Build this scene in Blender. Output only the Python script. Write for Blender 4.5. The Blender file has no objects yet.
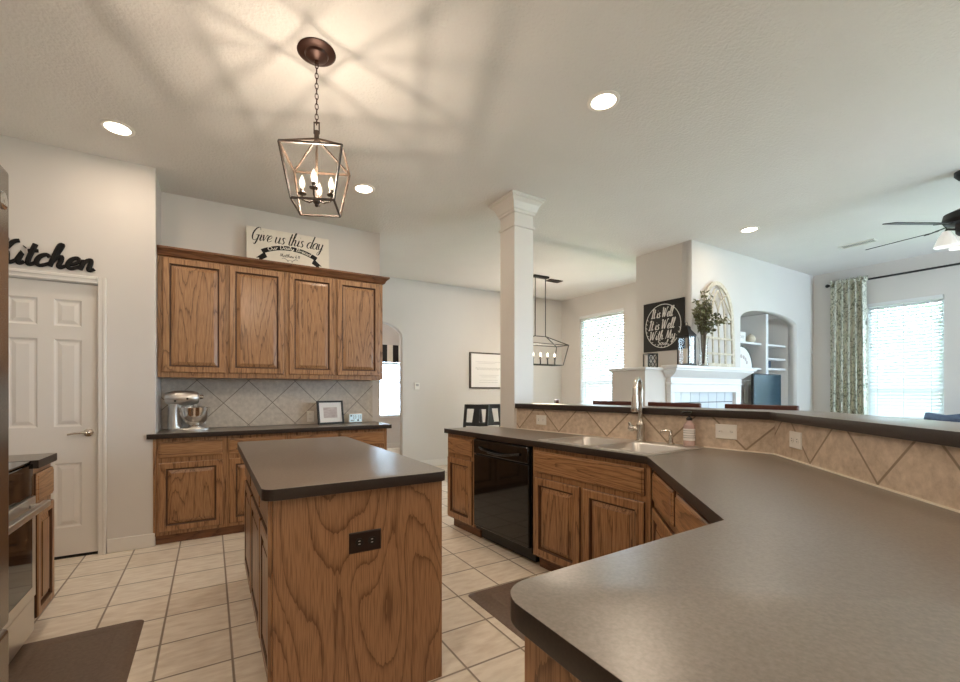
import bpy, bmesh, math, random
from mathutils import Vector, Matrix
random.seed(7)
S = bpy.context.scene
COL = S.collection
PI = math.pi
H = 3.085                                   # ceiling height

# ------------------------------------------------------------------ camera, world, exposure
cam = bpy.data.cameras.new('camera'); camo = bpy.data.objects.new('camera', cam); COL.objects.link(camo)
cam.sensor_width = 36; cam.lens = 428.5 / 960 * 36
cam.shift_x = 20 / 960; cam.shift_y = 50 / 960
cam.clip_start = 0.02
camo.location = (0, 0, 1.265); camo.rotation_euler = (PI / 2, 0, math.radians(-30.2))
S.camera = camo

W = bpy.data.worlds.new('world'); S.world = W; W.use_nodes = True
bg = W.node_tree.nodes['Background']
bg.inputs['Color'].default_value = (0.61, 0.82, 1.0, 1); bg.inputs['Strength'].default_value = 15.0
vs = S.view_settings
vs.view_transform = 'Standard'; vs.look = 'None'; vs.gamma = 1; vs.use_curve_mapping = False
vs.exposure = 0.64
CAN_W = 4.5            # watts of each recessed lamp
BULB_E = 60.0           # candle bulb emission

S.cycles.diffuse_bounces = 6; S.cycles.glossy_bounces = 8; S.cycles.max_bounces = 16; S.cycles.transparent_max_bounces = 12
def portal(x, y, z, w, h, d):
    """daylight portal in a window opening, facing along d into the room"""
    l = bpy.data.lights.new('window_daylight', 'AREA'); l.shape = 'RECTANGLE'; l.size = w; l.size_y = h
    l.cycles.is_portal = True
    o = bpy.data.objects.new('window_daylight', l); COL.objects.link(o)
    o.location = (x, y, z); o.rotation_euler = Vector(d).to_track_quat('-Z', 'Z').to_euler()
    o['kind'] = 'helper'
portal(6.30, 5.478, 1.78, 1.02, 1.84, (-1, 0, 0))
portal(6.30, 4.28, 1.74, .76, 1.76, (-1, 0, 0))  # portal of the added hidden window
portal(8.40, 2.03, 1.70, 0.78, 1.68, (-1, 0, 0))
portal(8.40, 0.55, 1.70, 0.92, 1.68, (-1, 0, 0))
portal(6.50, -3.16, 1.55, 2.0, 1.9, (0, 1, 0))
portal(3.35, 9.16, 1.45, 0.9, 1.6, (0, -1, 0))

# ------------------------------------------------------------------ materials
def mat(name, color=(.8, .8, .8), rough=.5, metal=0, spec=.5, **kw):
    m = bpy.data.materials.new(name); m.use_nodes = True
    b = m.node_tree.nodes['Principled BSDF']
    b.inputs['Base Color'].default_value = (*color, 1); b.inputs['Roughness'].default_value = rough
    b.inputs['Metallic'].default_value = metal; b.inputs['Specular IOR Level'].default_value = spec
    for k, v in kw.items():
        b.inputs[k].default_value = v
    return m
def nt(m): return m.node_tree.nodes, m.node_tree.links
def node(N, t, **kw):
    n = N.new(t)
    for k, v in kw.items():
        if k in n.inputs.keys() if hasattr(n.inputs, 'keys') else False: n.inputs[k].default_value = v
        else: setattr(n, k, v)
    return n
def ramp(N, stops):
    r = N.new('ShaderNodeValToRGB'); e = r.color_ramp.elements
    while len(e) < len(stops): e.new(0.5)
    for el, (p, c) in zip(e, stops):
        el.position = p; el.color = (*c, 1) if len(c) == 3 else c
    return r
def math_n(N, L, op, a, b=None):
    n = N.new('ShaderNodeMath'); n.operation = op
    for i, v in enumerate((a, b)):
        if v is None: continue
        if isinstance(v, (int, float)): n.inputs[i].default_value = v
        else: L.new(v, n.inputs[i])
    return n.outputs[0]
def bump(N, L, b, height, strength, dist=.002):
    n = N.new('ShaderNodeBump'); n.inputs['Strength'].default_value = strength; n.inputs['Distance'].default_value = dist
    L.new(height, n.inputs['Height']); L.new(n.outputs[0], b.inputs['Normal'])

def noisy(name, c1, c2, scale=8, rough=.5, detail=4, bscale=None, bstr=.1, spec=.5, metal=0, mapping=(1, 1, 1), bdist=.002):
    m = mat(name, c1, rough, metal, spec); N, L = nt(m); b = N['Principled BSDF']
    tc = N.new('ShaderNodeTexCoord'); mp = N.new('ShaderNodeMapping'); mp.inputs['Scale'].default_value = mapping
    L.new(tc.outputs['Object'], mp.inputs[0])
    n = N.new('ShaderNodeTexNoise'); n.inputs['Scale'].default_value = scale; n.inputs['Detail'].default_value = detail
    L.new(mp.outputs[0], n.inputs['Vector'])
    r = ramp(N, [(.3, c1), (.7, c2)]); L.new(n.outputs[0], r.inputs[0]); L.new(r.outputs[0], b.inputs['Base Color'])
    if bscale:
        n2 = N.new('ShaderNodeTexNoise'); n2.inputs['Scale'].default_value = bscale; n2.inputs['Detail'].default_value = 3
        L.new(tc.outputs['Object'], n2.inputs['Vector']); bump(N, L, b, n2.outputs[0], bstr, bdist)
    return m

def oak(name, along, across=7.0, lng=0.75, bands=11, light=(.39, .210, .100), dark=(.095, .038, .014), rough=.33, jag=.05):
    """oak: cathedral grain as the contour lines of a stretched noise, plus fine pores; along = 'z' or 'h'"""
    m = mat(name, light, rough); N, L = nt(m); b = N['Principled BSDF']
    tc = N.new('ShaderNodeTexCoord'); oi = N.new('ShaderNodeObjectInfo')
    mp = N.new('ShaderNodeMapping')
    mp.inputs['Scale'].default_value = (across, across, lng) if along == 'z' else (lng, lng, across)
    L.new(tc.outputs['Object'], mp.inputs[0])
    off = N.new('ShaderNodeVectorMath'); off.operation = 'SCALE'; off.inputs[0].default_value = (31, 17, 43)
    L.new(oi.outputs['Random'], off.inputs['Scale'])
    add = N.new('ShaderNodeVectorMath'); L.new(mp.outputs[0], add.inputs[0]); L.new(off.outputs[0], add.inputs[1])
    n = N.new('ShaderNodeTexNoise'); n.inputs['Scale'].default_value = 1; n.inputs['Detail'].default_value = 1.2; n.inputs['Roughness'].default_value = .35
    n.inputs['Distortion'].default_value = .25
    L.new(add.outputs[0], n.inputs['Vector'])
    # jagged edges along the grain
    mp2 = N.new('ShaderNodeMapping'); k = 14
    mp2.inputs['Scale'].default_value = (90, 90, 6) if along == 'z' else (6, 6, 90)
    L.new(tc.outputs['Object'], mp2.inputs[0])
    p = N.new('ShaderNodeTexNoise'); p.inputs['Scale'].default_value = 1; p.inputs['Detail'].default_value = 2
    L.new(mp2.outputs[0], p.inputs['Vector'])
    v = math_n(N, L, 'ADD', n.outputs[0], math_n(N, L, 'MULTIPLY', p.outputs[0], jag))
    fr = math_n(N, L, 'FRACT', math_n(N, L, 'MULTIPLY', v, bands))
    mid2 = tuple(a * .86 + c * .14 for a, c in zip(light, dark))
    dk = tuple(a * .25 + c * .75 for a, c in zip(light, dark))
    mid = tuple(a * .7 + c * .3 for a, c in zip(light, dark))
    r = ramp(N, [(0, dk), (.035, dk), (.13, mid), (.34, light), (.80, light), (1, mid2)]); L.new(fr, r.inputs[0])
    # pores
    mp3 = N.new('ShaderNodeMapping'); mp3.inputs['Scale'].default_value = (260, 260, 9) if along == 'z' else (9, 9, 260)
    L.new(tc.outputs['Object'], mp3.inputs[0])
    q = N.new('ShaderNodeTexNoise'); q.inputs['Scale'].default_value = 1; q.inputs['Detail'].default_value = 1
    L.new(mp3.outputs[0], q.inputs['Vector'])
    r2 = ramp(N, [(.36, (.70, .66, .63)), (.56, (1.04, 1.04, 1.04))]); L.new(q.outputs[0], r2.inputs[0])
    mx = N.new('ShaderNodeMix'); mx.data_type = 'RGBA'; mx.blend_type = 'MULTIPLY'; mx.inputs[0].default_value = 1
    L.new(r.outputs[0], mx.inputs[6]); L.new(r2.outputs[0], mx.inputs[7])
    L.new(mx.outputs[2], b.inputs['Base Color'])
    bump(N, L, b, q.outputs[0], .06, .001)
    return m

def tile_floor():
    m = mat('floor_tile', rough=.4); N, L = nt(m); b = N['Principled BSDF']
    tc = N.new('ShaderNodeTexCoord'); sp = N.new('ShaderNodeSeparateXYZ'); L.new(tc.outputs['Object'], sp.inputs[0])
    s = 0.3072; x0, y0 = -0.832, 4.131
    fx = math_n(N, L, 'DIVIDE', math_n(N, L, 'SUBTRACT', sp.outputs[0], x0), s)
    fy = math_n(N, L, 'DIVIDE', math_n(N, L, 'SUBTRACT', sp.outputs[1], y0), s)
    def dist(f):
        r = math_n(N, L, 'FRACT', f)
        return math_n(N, L, 'MINIMUM', r, math_n(N, L, 'SUBTRACT', 1, r))
    d = math_n(N, L, 'MINIMUM', dist(fx), dist(fy))
    g = ramp(N, [(.012, (1, 1, 1)), (.021, (0, 0, 0))]); L.new(d, g.inputs[0])
    cell = N.new('ShaderNodeCombineXYZ')
    L.new(math_n(N, L, 'FLOOR', fx), cell.inputs[0]); L.new(math_n(N, L, 'FLOOR', fy), cell.inputs[1])
    wn = N.new('ShaderNodeTexWhiteNoise'); L.new(cell.outputs[0], wn.inputs['Vector'])
    n = N.new('ShaderNodeTexNoise'); n.inputs['Scale'].default_value = 9; n.inputs['Detail'].default_value = 6
    mp = N.new('ShaderNodeMapping'); mp.inputs['Scale'].default_value = (1, 3, 1); L.new(tc.outputs['Object'], mp.inputs[0]); L.new(mp.outputs[0], n.inputs['Vector'])
    v = math_n(N, L, 'ADD', math_n(N, L, 'MULTIPLY', wn.outputs[0], .18), n.outputs[0])
    r = ramp(N, [(.36, (.70, .60, .48)), (.75, (.88, .80, .68))]); L.new(v, r.inputs[0])
    mx = N.new('ShaderNodeMix'); mx.data_type = 'RGBA'; L.new(g.outputs[0], mx.inputs[0]); L.new(r.outputs[0], mx.inputs[6]); mx.inputs[7].default_value = (.29, .23, .17, 1)
    L.new(mx.outputs[2], b.inputs['Base Color'])
    inv = math_n(N, L, 'SUBTRACT', math_n(N, L, 'MULTIPLY', n.outputs[0], .25), g.outputs[0])
    bump(N, L, b, inv, .3, .003)
    return m

def tile_diag(name, diag, u_axis, u0, z0, c1, c2, grout, gw=.018, rough=.45):
    """square tiles set on their corner; u_axis = horizontal direction, a lattice corner lies at (u0, z0)"""
    m = mat(name, c1, rough); N, L = nt(m); b = N['Principled BSDF']
    tc = N.new('ShaderNodeTexCoord')
    dt = N.new('ShaderNodeVectorMath'); dt.operation = 'DOT_PRODUCT'; dt.inputs[1].default_value = (*u_axis, 0)
    L.new(tc.outputs['Object'], dt.inputs[0])
    sp = N.new('ShaderNodeSeparateXYZ'); L.new(tc.outputs['Object'], sp.inputs[0])
    u = math_n(N, L, 'DIVIDE', math_n(N, L, 'SUBTRACT', dt.outputs['Value'], u0), diag)
    w = math_n(N, L, 'DIVIDE', math_n(N, L, 'SUBTRACT', sp.outputs[2], z0), diag)
    A = math_n(N, L, 'ADD', u, w); B = math_n(N, L, 'SUBTRACT', u, w)
    def dist(f):
        r = math_n(N, L, 'FRACT', f)
        return math_n(N, L, 'MINIMUM', r, math_n(N, L, 'SUBTRACT', 1, r))
    d = math_n(N, L, 'MINIMUM', dist(A), dist(B))
    g = ramp(N, [(gw * .6, (1, 1, 1)), (gw, (0, 0, 0))]); L.new(d, g.inputs[0])
    n = N.new('ShaderNodeTexNoise'); n.inputs['Scale'].default_value = 26; n.inputs['Detail'].default_value = 8; n.inputs['Roughness'].default_value = .65
    L.new(tc.outputs['Object'], n.inputs['Vector'])
    cell = N.new('ShaderNodeCombineXYZ'); L.new(math_n(N, L, 'FLOOR', A), cell.inputs[0]); L.new(math_n(N, L, 'FLOOR', B), cell.inputs[1])
    wn = N.new('ShaderNodeTexWhiteNoise'); L.new(cell.outputs[0], wn.inputs['Vector'])
    v = math_n(N, L, 'ADD', math_n(N, L, 'MULTIPLY', wn.outputs[0], .16), n.outputs[0])
    r = ramp(N, [(.38, c1), (.78, c2)]); L.new(v, r.inputs[0])
    mx = N.new('ShaderNodeMix'); mx.data_type = 'RGBA'; L.new(g.outputs[0], mx.inputs[0]); L.new(r.outputs[0], mx.inputs[6]); mx.inputs[7].default_value = (*grout, 1)
    L.new(mx.outputs[2], b.inputs['Base Color'])
    bump(N, L, b, math_n(N, L, 'SUBTRACT', math_n(N, L, 'MULTIPLY', n.outputs[0], .3), g.outputs[0]), .3, .003)
    return m

def emit(name, color, strength):
    m = bpy.data.materials.new(name); m.use_nodes = True; N, L = nt(m)
    N.remove(N['Principled BSDF']); e = N.new('ShaderNodeEmission'); e.inputs[0].default_value = (*color, 1); e.inputs[1].default_value = strength
    L.new(e.outputs[0], N['Material Output'].inputs[0]); return m

def glow(name, color, strength):
    """lightly frosted clear bulb glass, aglow"""
    m = bpy.data.materials.new(name); m.use_nodes = True; N, L = nt(m); N.remove(N['Principled BSDF'])
    e = N.new('ShaderNodeEmission'); e.inputs[0].default_value = (*color, 1); e.inputs[1].default_value = strength
    t = N.new('ShaderNodeBsdfTransparent'); mx = N.new('ShaderNodeMixShader'); mx.inputs[0].default_value = .3
    L.new(t.outputs[0], mx.inputs[1]); L.new(e.outputs[0], mx.inputs[2]); L.new(mx.outputs[0], N['Material Output'].inputs[0]); return m
def pane_mat():
    m = bpy.data.materials.new('window_glass'); m.use_nodes = True; N, L = nt(m)
    N.remove(N['Principled BSDF'])
    t = N.new('ShaderNodeBsdfTransparent'); g = N.new('ShaderNodeBsdfGlossy'); g.inputs['Roughness'].default_value = .02
    fr = N.new('ShaderNodeFresnel'); fr.inputs[0].default_value = 1.10
    mx = N.new('ShaderNodeMixShader'); L.new(fr.outputs[0], mx.inputs[0]); L.new(t.outputs[0], mx.inputs[1]); L.new(g.outputs[0], mx.inputs[2])
    L.new(mx.outputs[0], N['Material Output'].inputs[0]); return m

def translucent(name, color, amount=.5):
    m = bpy.data.materials.new(name); m.use_nodes = True; N, L = nt(m)
    N.remove(N['Principled BSDF'])
    d = N.new('ShaderNodeBsdfDiffuse'); t = N.new('ShaderNodeBsdfTranslucent')
    d.inputs[0].default_value = (*color, 1); t.inputs[0].default_value = (*color, 1)
    mx = N.new('ShaderNodeMixShader'); mx.inputs[0].default_value = amount
    L.new(d.outputs[0], mx.inputs[1]); L.new(t.outputs[0], mx.inputs[2]); L.new(mx.outputs[0], N['Material Output'].inputs[0]); return m

WALLC = (.665, .63, .595)
M = dict(
    wall=noisy('wall_paint', WALLC, tuple(c * 1.02 for c in WALLC), 3, .85, bscale=130, bstr=.08, spec=.2),
    ceil=noisy('ceiling_texture', (.72, .70, .675), (.74, .72, .695), 3, .9, bscale=55, bstr=1.0, spec=.15, bdist=.006),
    floor=tile_floor(),
    white=mat('white_trim_paint', (.74, .71, .67), .4),
    door=mat('door_paint', (.72, .68, .63), .42),
    mantel=mat('mantel_paint', (.74, .74, .74), .35),
    oak_v=oak('oak_vertical', 'z'), oak_h=oak('oak_horizontal', 'h'),
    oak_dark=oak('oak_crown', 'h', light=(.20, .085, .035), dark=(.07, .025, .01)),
    ply=oak('oak_plywood', 'z', across=4.0, lng=1.15, bands=15, light=(.34, .180, .088), dark=(.11, .046, .018), rough=.40, jag=.022),
    stain_shade=mat('groove_stain_edge_shade', (.085, .035, .014), .45),  # groove stain, also paints the shadow lines between doors
    lam=noisy('dark_laminate', (.140, .116, .094), (.205, .172, .142), 160, .33, 2, bscale=240, bstr=.03, spec=.5),
    lam_edge=noisy('dark_laminate_side', (.020, .012, .008), (.030, .019, .013), 160, .4, 2),  # darker tone for the side faces of the slabs
    steel=mat('brushed_steel', (.66, .64, .61), .3, .85),
    dark_steel=mat('fridge_steel', (.40, .375, .35), .24, 1),
    nickel=mat('brushed_nickel', (.60, .56, .50), .25, 1),
    chrome=mat('polished_steel', (.75, .73, .70), .1, 1),
    blackgloss=mat('black_gloss', (.006, .006, .006), .06, 0, .6),
    black=mat('black_matte', (.012, .011, .010), .5),
    blackwood=mat('black_wood', (.014, .012, .011), .35),
    bronze=mat('dark_bronze', (.045, .017, .010), .38, .5),
    rustic=noisy('weathered_bronze', (.022, .015, .011), (.065, .042, .028), 40, .5),
    brownplate=mat('brown_plate', (.022, .011, .008), .3),
    redwood=mat('red_brown_wood', (.075, .020, .012), .3),
    mat=noisy('brown_vinyl', (.155, .108, .078), (.195, .142, .108), 60, .5, bscale=120, bstr=.35),
    plate=mat('white_plastic', (.80, .77, .72), .35),
    canvas=noisy('sign_board', (.80, .75, .66), (.74, .69, .60), 12, .7),
    ink=mat('black_ink', (.006, .005, .005), .6, 0, .3),
    chalk=mat('white_lettering', (.75, .73, .70), .7),
    grey_ink=mat('grey_print', (.42, .41, .40), .7),
    paper=mat('white_paper', (.82, .80, .78), .8),
    glass=pane_mat(),
    blind=translucent('white_blind', (.80, .82, .84), .06),
    blind2=translucent('white_vinyl_blind', (.88, .88, .86), .45),
    navy=noisy('navy_fabric', (.045, .065, .11), (.07, .095, .15), 30, .7),
    screen=noisy('blue_screen_reflections', (.008, .028, .048), (.014, .05, .078), 3, .16, mapping=(9, 9, .6)),  # vertical streaks paint reflections into the blue
    leaf=noisy('grey_green_leaf', (.10, .11, .045), (.22, .21, .10), 30, .6),
    green=noisy('garden_leaf', (.10, .20, .05), (.28, .42, .14), 3, .6),
    bark=noisy('bark', (.10, .07, .05), (.18, .13, .09), 10, .8),
    grass=noisy('lawn', (.14, .22, .07), (.24, .34, .12), 6, .9),
    fence=noisy('fence_wood', (.42, .33, .25), (.52, .43, .34), 3, .8, mapping=(5, 5, .5)),
    cream=noisy('distressed_cream_wood', (.72, .66, .54), (.52, .45, .34), 25, .7),
    frosted=mat('frosted_glass', (.85, .88, .88), .35, 0, .5, **{'Emission Color': (1, .96, .9, 1), 'Emission Strength': .25}),
    clear=mat('clear_glass', (.97, .98, .98), .02, 0, .5, **{'Transmission Weight': 1.0, 'IOR': 1.2}),
    soap=mat('soap_bottle_glass', (.72, .52, .48), .1, 0, .5, **{'Transmission Weight': .35}),
    lens=emit('lamp_lens', (1, .86, .68), 9),
    bulb=glow('candle_bulb', (1, .84, .62), 3.5), filament=emit('filament', (1, .76, .50), BULB_E),
    lcd=mat('clock_display', (.62, .78, .85), .2, 0, .5, **{'Emission Color': (.55, .78, .9, 1), 'Emission Strength': .22}),
    photo=noisy('faded_photograph', (.45, .36, .34), (.62, .55, .53), 18, .5, mapping=(1, 1, 3)),
    tilewhite=mat('mantel_tile', (.62, .68, .75), .12),
    grout=mat('dark_grout', (.07, .08, .09), .8),
    candle=mat('wax', (.82, .78, .70), .5),
    stripe=mat('black_stripe_cloth', (.015, .014, .014), .8),
    caulk=mat('caulk', (.80, .72, .60), .5),
)
M['lam'].node_tree.nodes['Principled BSDF'].inputs['IOR'].default_value = 2.0
# kitchen run behind the sink leans a few degrees off the room's axis
RUN0 = Vector((2.69, 1.17)); RUN1 = Vector((2.44, 3.41)); RUN2 = Vector((1.36, -.16))
RD = (RUN1 - RUN0).normalized(); DD = (RUN2 - RUN0).normalized()
TANC, TAND = (.44, .335, .245), (.68, .555, .435)
M['bs_run'] = tile_diag('bar_tile_run', .462, (RD.x, RD.y), RD.x * RUN0.x + RD.y * RUN0.y + .14, .925, TANC, TAND, (.27, .195, .13), .018)
M['bs_diag'] = tile_diag('bar_tile_angle', .462, (DD.x, DD.y), DD.x * RUN0.x + DD.y * RUN0.y + .365, .925, TANC, TAND, (.27, .195, .13), .018)
M['bs_back'] = tile_diag('wall_tile', .437, (1, 0), .108, 1.148, (.50, .445, .38), (.68, .615, .53), (.24, .20, .16), .013)

def curtain_mat():
    m = mat('floral_cloth', (.5, .5, .42), .85); N, L = nt(m); b = N['Principled BSDF']
    tc = N.new('ShaderNodeTexCoord'); n = N.new('ShaderNodeTexNoise'); n.inputs['Scale'].default_value = 9; n.inputs['Detail'].default_value = 3; n.inputs['Distortion'].default_value = 1.2
    L.new(tc.outputs['Object'], n.inputs['Vector'])
    f = math_n(N, L, 'FRACT', math_n(N, L, 'MULTIPLY', n.outputs[0], 5))
    r = ramp(N, [(0, (.14, .15, .11)), (.18, (.34, .35, .27)), (.32, (.62, .62, .52)), (.9, (.66, .66, .56)), (1, (.3, .31, .24))])
    L.new(f, r.inputs[0]); L.new(r.outputs[0], b.inputs['Base Color']); return m
M['curtain'] = curtain_mat()

# ------------------------------------------------------------------ mesh helpers
class MB:
    def __init__(s): s.v = []; s.f = []
    def add(s, vs, fs):
        o = len(s.v); s.v += [tuple(v) for v in vs]; s.f += [tuple(i + o for i in f) for f in fs]; return s
    def box(s, x0, x1, y0, y1, z0, z1):
        return s.add([(x0, y0, z0), (x1, y0, z0), (x1, y1, z0), (x0, y1, z0), (x0, y0, z1), (x1, y0, z1), (x1, y1, z1), (x0, y1, z1)],
                     [(3, 2, 1, 0), (4, 5, 6, 7), (0, 1, 5, 4), (1, 2, 6, 5), (2, 3, 7, 6), (3, 0, 4, 7)])
    def hexa(s, bot, top):
        return s.add(list(bot) + list(top), [(3, 2, 1, 0), (4, 5, 6, 7), (0, 1, 5, 4), (1, 2, 6, 5), (2, 3, 7, 6), (3, 0, 4, 7)])
    def fbox(s, F, u0, u1, w0, w1, n0, n1):
        """box in a face frame F(u, w, n)"""
        return s.hexa([F(u0, w0, n0), F(u1, w0, n0), F(u1, w0, n1), F(u0, w0, n1)], [F(u0, w1, n0), F(u1, w1, n0), F(u1, w1, n1), F(u0, w1, n1)])
    def loft(s, rings, cap=True, closed=True):
        o = len(s.v); n = len(rings[0])
        for r in rings: s.v += [tuple(p) for p in r]
        for i in range(len(rings) - 1):
            for j in range(n if closed else n - 1):
                a, b = o + i * n + j, o + i * n + (j + 1) % n
                s.f.append((a, b, b + n, a + n))
        if cap:
            s.f.append(tuple(o + j for j in reversed(range(n)))); s.f.append(tuple(o + (len(rings) - 1) * n + j for j in range(n)))
        return s
    def lathe(s, c, prof, seg=24, axis='z', cap=True):
        """prof = [(radius, height)]"""
        R = []
        for r, h in prof:
            r = max(r, 1e-4); ring = []
            for k in range(seg):
                a = 2 * PI * k / seg; p, q = r * math.cos(a), r * math.sin(a)
                d = {'z': (p, q, h), 'x': (h, p, q), 'y': (q, h, p)}[axis]
                ring.append((c[0] + d[0], c[1] + d[1], c[2] + d[2]))
            R.append(ring)
        return s.loft(R, cap)
    def tube(s, pts, r, seg=8, flat=None, flatk=.35):
        """round tube along points; r a number or one per point; flat = normal along which it is squashed"""
        pts = [Vector(p) for p in pts]; R = []
        up = Vector(flat) if flat else None
        for i, p in enumerate(pts):
            t = (pts[min(i + 1, len(pts) - 1)] - pts[max(i - 1, 0)])
            t = t.normalized() if t.length > 1e-9 else Vector((0, 0, 1))
            if up is None:
                up = Vector((0, 0, 1)) if abs(t.z) < .9 else Vector((1, 0, 0))
            a = t.cross(up); a = a.normalized() if a.length > 1e-6 else t.orthogonal().normalized()
            b = a.cross(t).normalized()
            if not flat: up = b
            rr = r[i] if isinstance(r, (list, tuple)) else r
            fk = flatk if flat else 1
            R.append([p + a * rr * math.cos(2 * PI * k / seg) + b * rr * fk * math.sin(2 * PI * k / seg) for k in range(seg)])
        return s.loft(R)
    def bar(s, a, b, w):
        """square bar between two points"""
        a, b = Vector(a), Vector(b); t = (b - a).normalized()
        u = t.cross(Vector((0, 0, 1))); u = u.normalized() if u.length > 1e-3 else Vector((1, 0, 0)); v = t.cross(u)
        q = lambda p: [p + u * w * i + v * w * j for i, j in ((-.5, -.5), (.5, -.5), (.5, .5), (-.5, .5))]
        return s.loft([q(a), q(b)])
    def sphere(s, c, r, seg=16, n=10, sc=(1, 1, 1)):
        R = []
        for i in range(n + 1):
            a = -PI / 2 + PI * i / n; R.append([(c[0] + sc[0] * r * max(math.cos(a), 1e-3) * math.cos(2 * PI * k / seg), c[1] + sc[1] * r * max(math.cos(a), 1e-3) * math.sin(2 * PI * k / seg), c[2] + sc[2] * r * math.sin(a)) for k in range(seg)])
        return s.loft(R)
    def mesh(s, name):
        me = bpy.data.meshes.new(name); me.from_pydata(s.v, [], s.f); return me
    def build(s, name, m, parent=None, bevel=0, seg=2, smooth=True):
        return link(name, s.mesh(name), m, parent, bevel, seg, smooth)

def root_loc(p):
    v = Vector((0, 0, 0))
    while p is not None: v += p.location; p = p.parent
    return v
def link(name, me, m, parent=None, bevel=0, seg=2, smooth=True):
    b = bmesh.new(); b.from_mesh(me); bmesh.ops.remove_doubles(b, verts=b.verts, dist=1e-6)
    bmesh.ops.recalc_face_normals(b, faces=b.faces); b.to_mesh(me); b.free()
    if parent is not None: me.transform(Matrix.Translation(-root_loc(parent)))
    me.materials.clear(); me.materials.append(M[m] if isinstance(m, str) else m)
    if smooth:
        me.shade_smooth(); me.set_sharp_from_angle(angle=math.radians(32))
    o = bpy.data.objects.new(name, me); COL.objects.link(o)
    if parent is not None: o.parent = parent
    if bevel:
        md = o.modifiers.new('bevel', 'BEVEL'); md.width = bevel; md.segments = seg; md.limit_method = 'ANGLE'; md.angle_limit = math.radians(40)
    return o
def plate(outlines, thick, origin, A, B, bevel=0):
    """flat plate from 2-D outlines (inner outlines are holes); thickness runs along A x B from the origin plane"""
    cu = bpy.data.curves.new('outline', 'CURVE'); cu.dimensions = '2D'; cu.fill_mode = 'BOTH'; cu.extrude = thick / 2 - bevel
    if bevel: cu.bevel_depth = bevel; cu.bevel_resolution = 2; cu.offset = -bevel
    for ol in outlines:
        sp = cu.splines.new('POLY'); sp.points.add(len(ol) - 1); sp.use_cyclic_u = True
        for p, (x, y) in zip(sp.points, ol): p.co = (x, y, 0, 1)
    o = bpy.data.objects.new('outline', cu); COL.objects.link(o)
    bpy.context.view_layer.update()
    me = bpy.data.meshes.new_from_object(o.evaluated_get(bpy.context.evaluated_depsgraph_get()))
    bpy.data.objects.remove(o); bpy.data.curves.remove(cu)
    A, B = Vector(A), Vector(B); Nn = A.cross(B)
    mx = Matrix((A, B, Nn)).transposed().to_4x4(); mx.translation = Vector(origin) + Nn * thick / 2
    me.transform(mx); return me
def thing(name, label, cat, loc, group=None):
    o = bpy.data.objects.new(name, None); COL.objects.link(o); o.location = loc; o.empty_display_size = .1
    return tag(o, label, cat, group)
def tag(o, label, cat, group=None):
    o['label'] = label; o['category'] = cat
    if group: o['group'] = group
    return o
def struct(o): o['kind'] = 'structure'; return o
def sbox(name, m, *b): return struct(MB().box(*b).build(name, m, smooth=False))
def dup(r, loc, rz, label, group=None):
    n = r.copy(); COL.objects.link(n); n.location = loc; n.rotation_euler = (0, 0, rz); n['label'] = label
    if group: n['group'] = group
    for ch in list(r.children):
        c = ch.copy(); COL.objects.link(c); c.parent = n
        for g in ch.children:
            d = g.copy(); COL.objects.link(d); d.parent = c
    return n
def frame(o, ud, nd):
    """face frame: u along ud, w up, n along nd, origin o"""
    o, ud, nd = Vector(o), Vector((*ud, 0)).normalized(), Vector((*nd, 0)).normalized()
    return lambda u, w, n: o + ud * u + Vector((0, 0, w)) + nd * n
def rect(u0, u1, w0, w1): return [(u0, w0), (u1, w0), (u1, w1), (u0, w1)]
def arc(cx, cy, r, a0, a1, n=16): return [(cx + r * math.cos(a0 + (a1 - a0) * i / n), cy + r * math.sin(a0 + (a1 - a0) * i / n)) for i in range(n + 1)]

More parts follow.
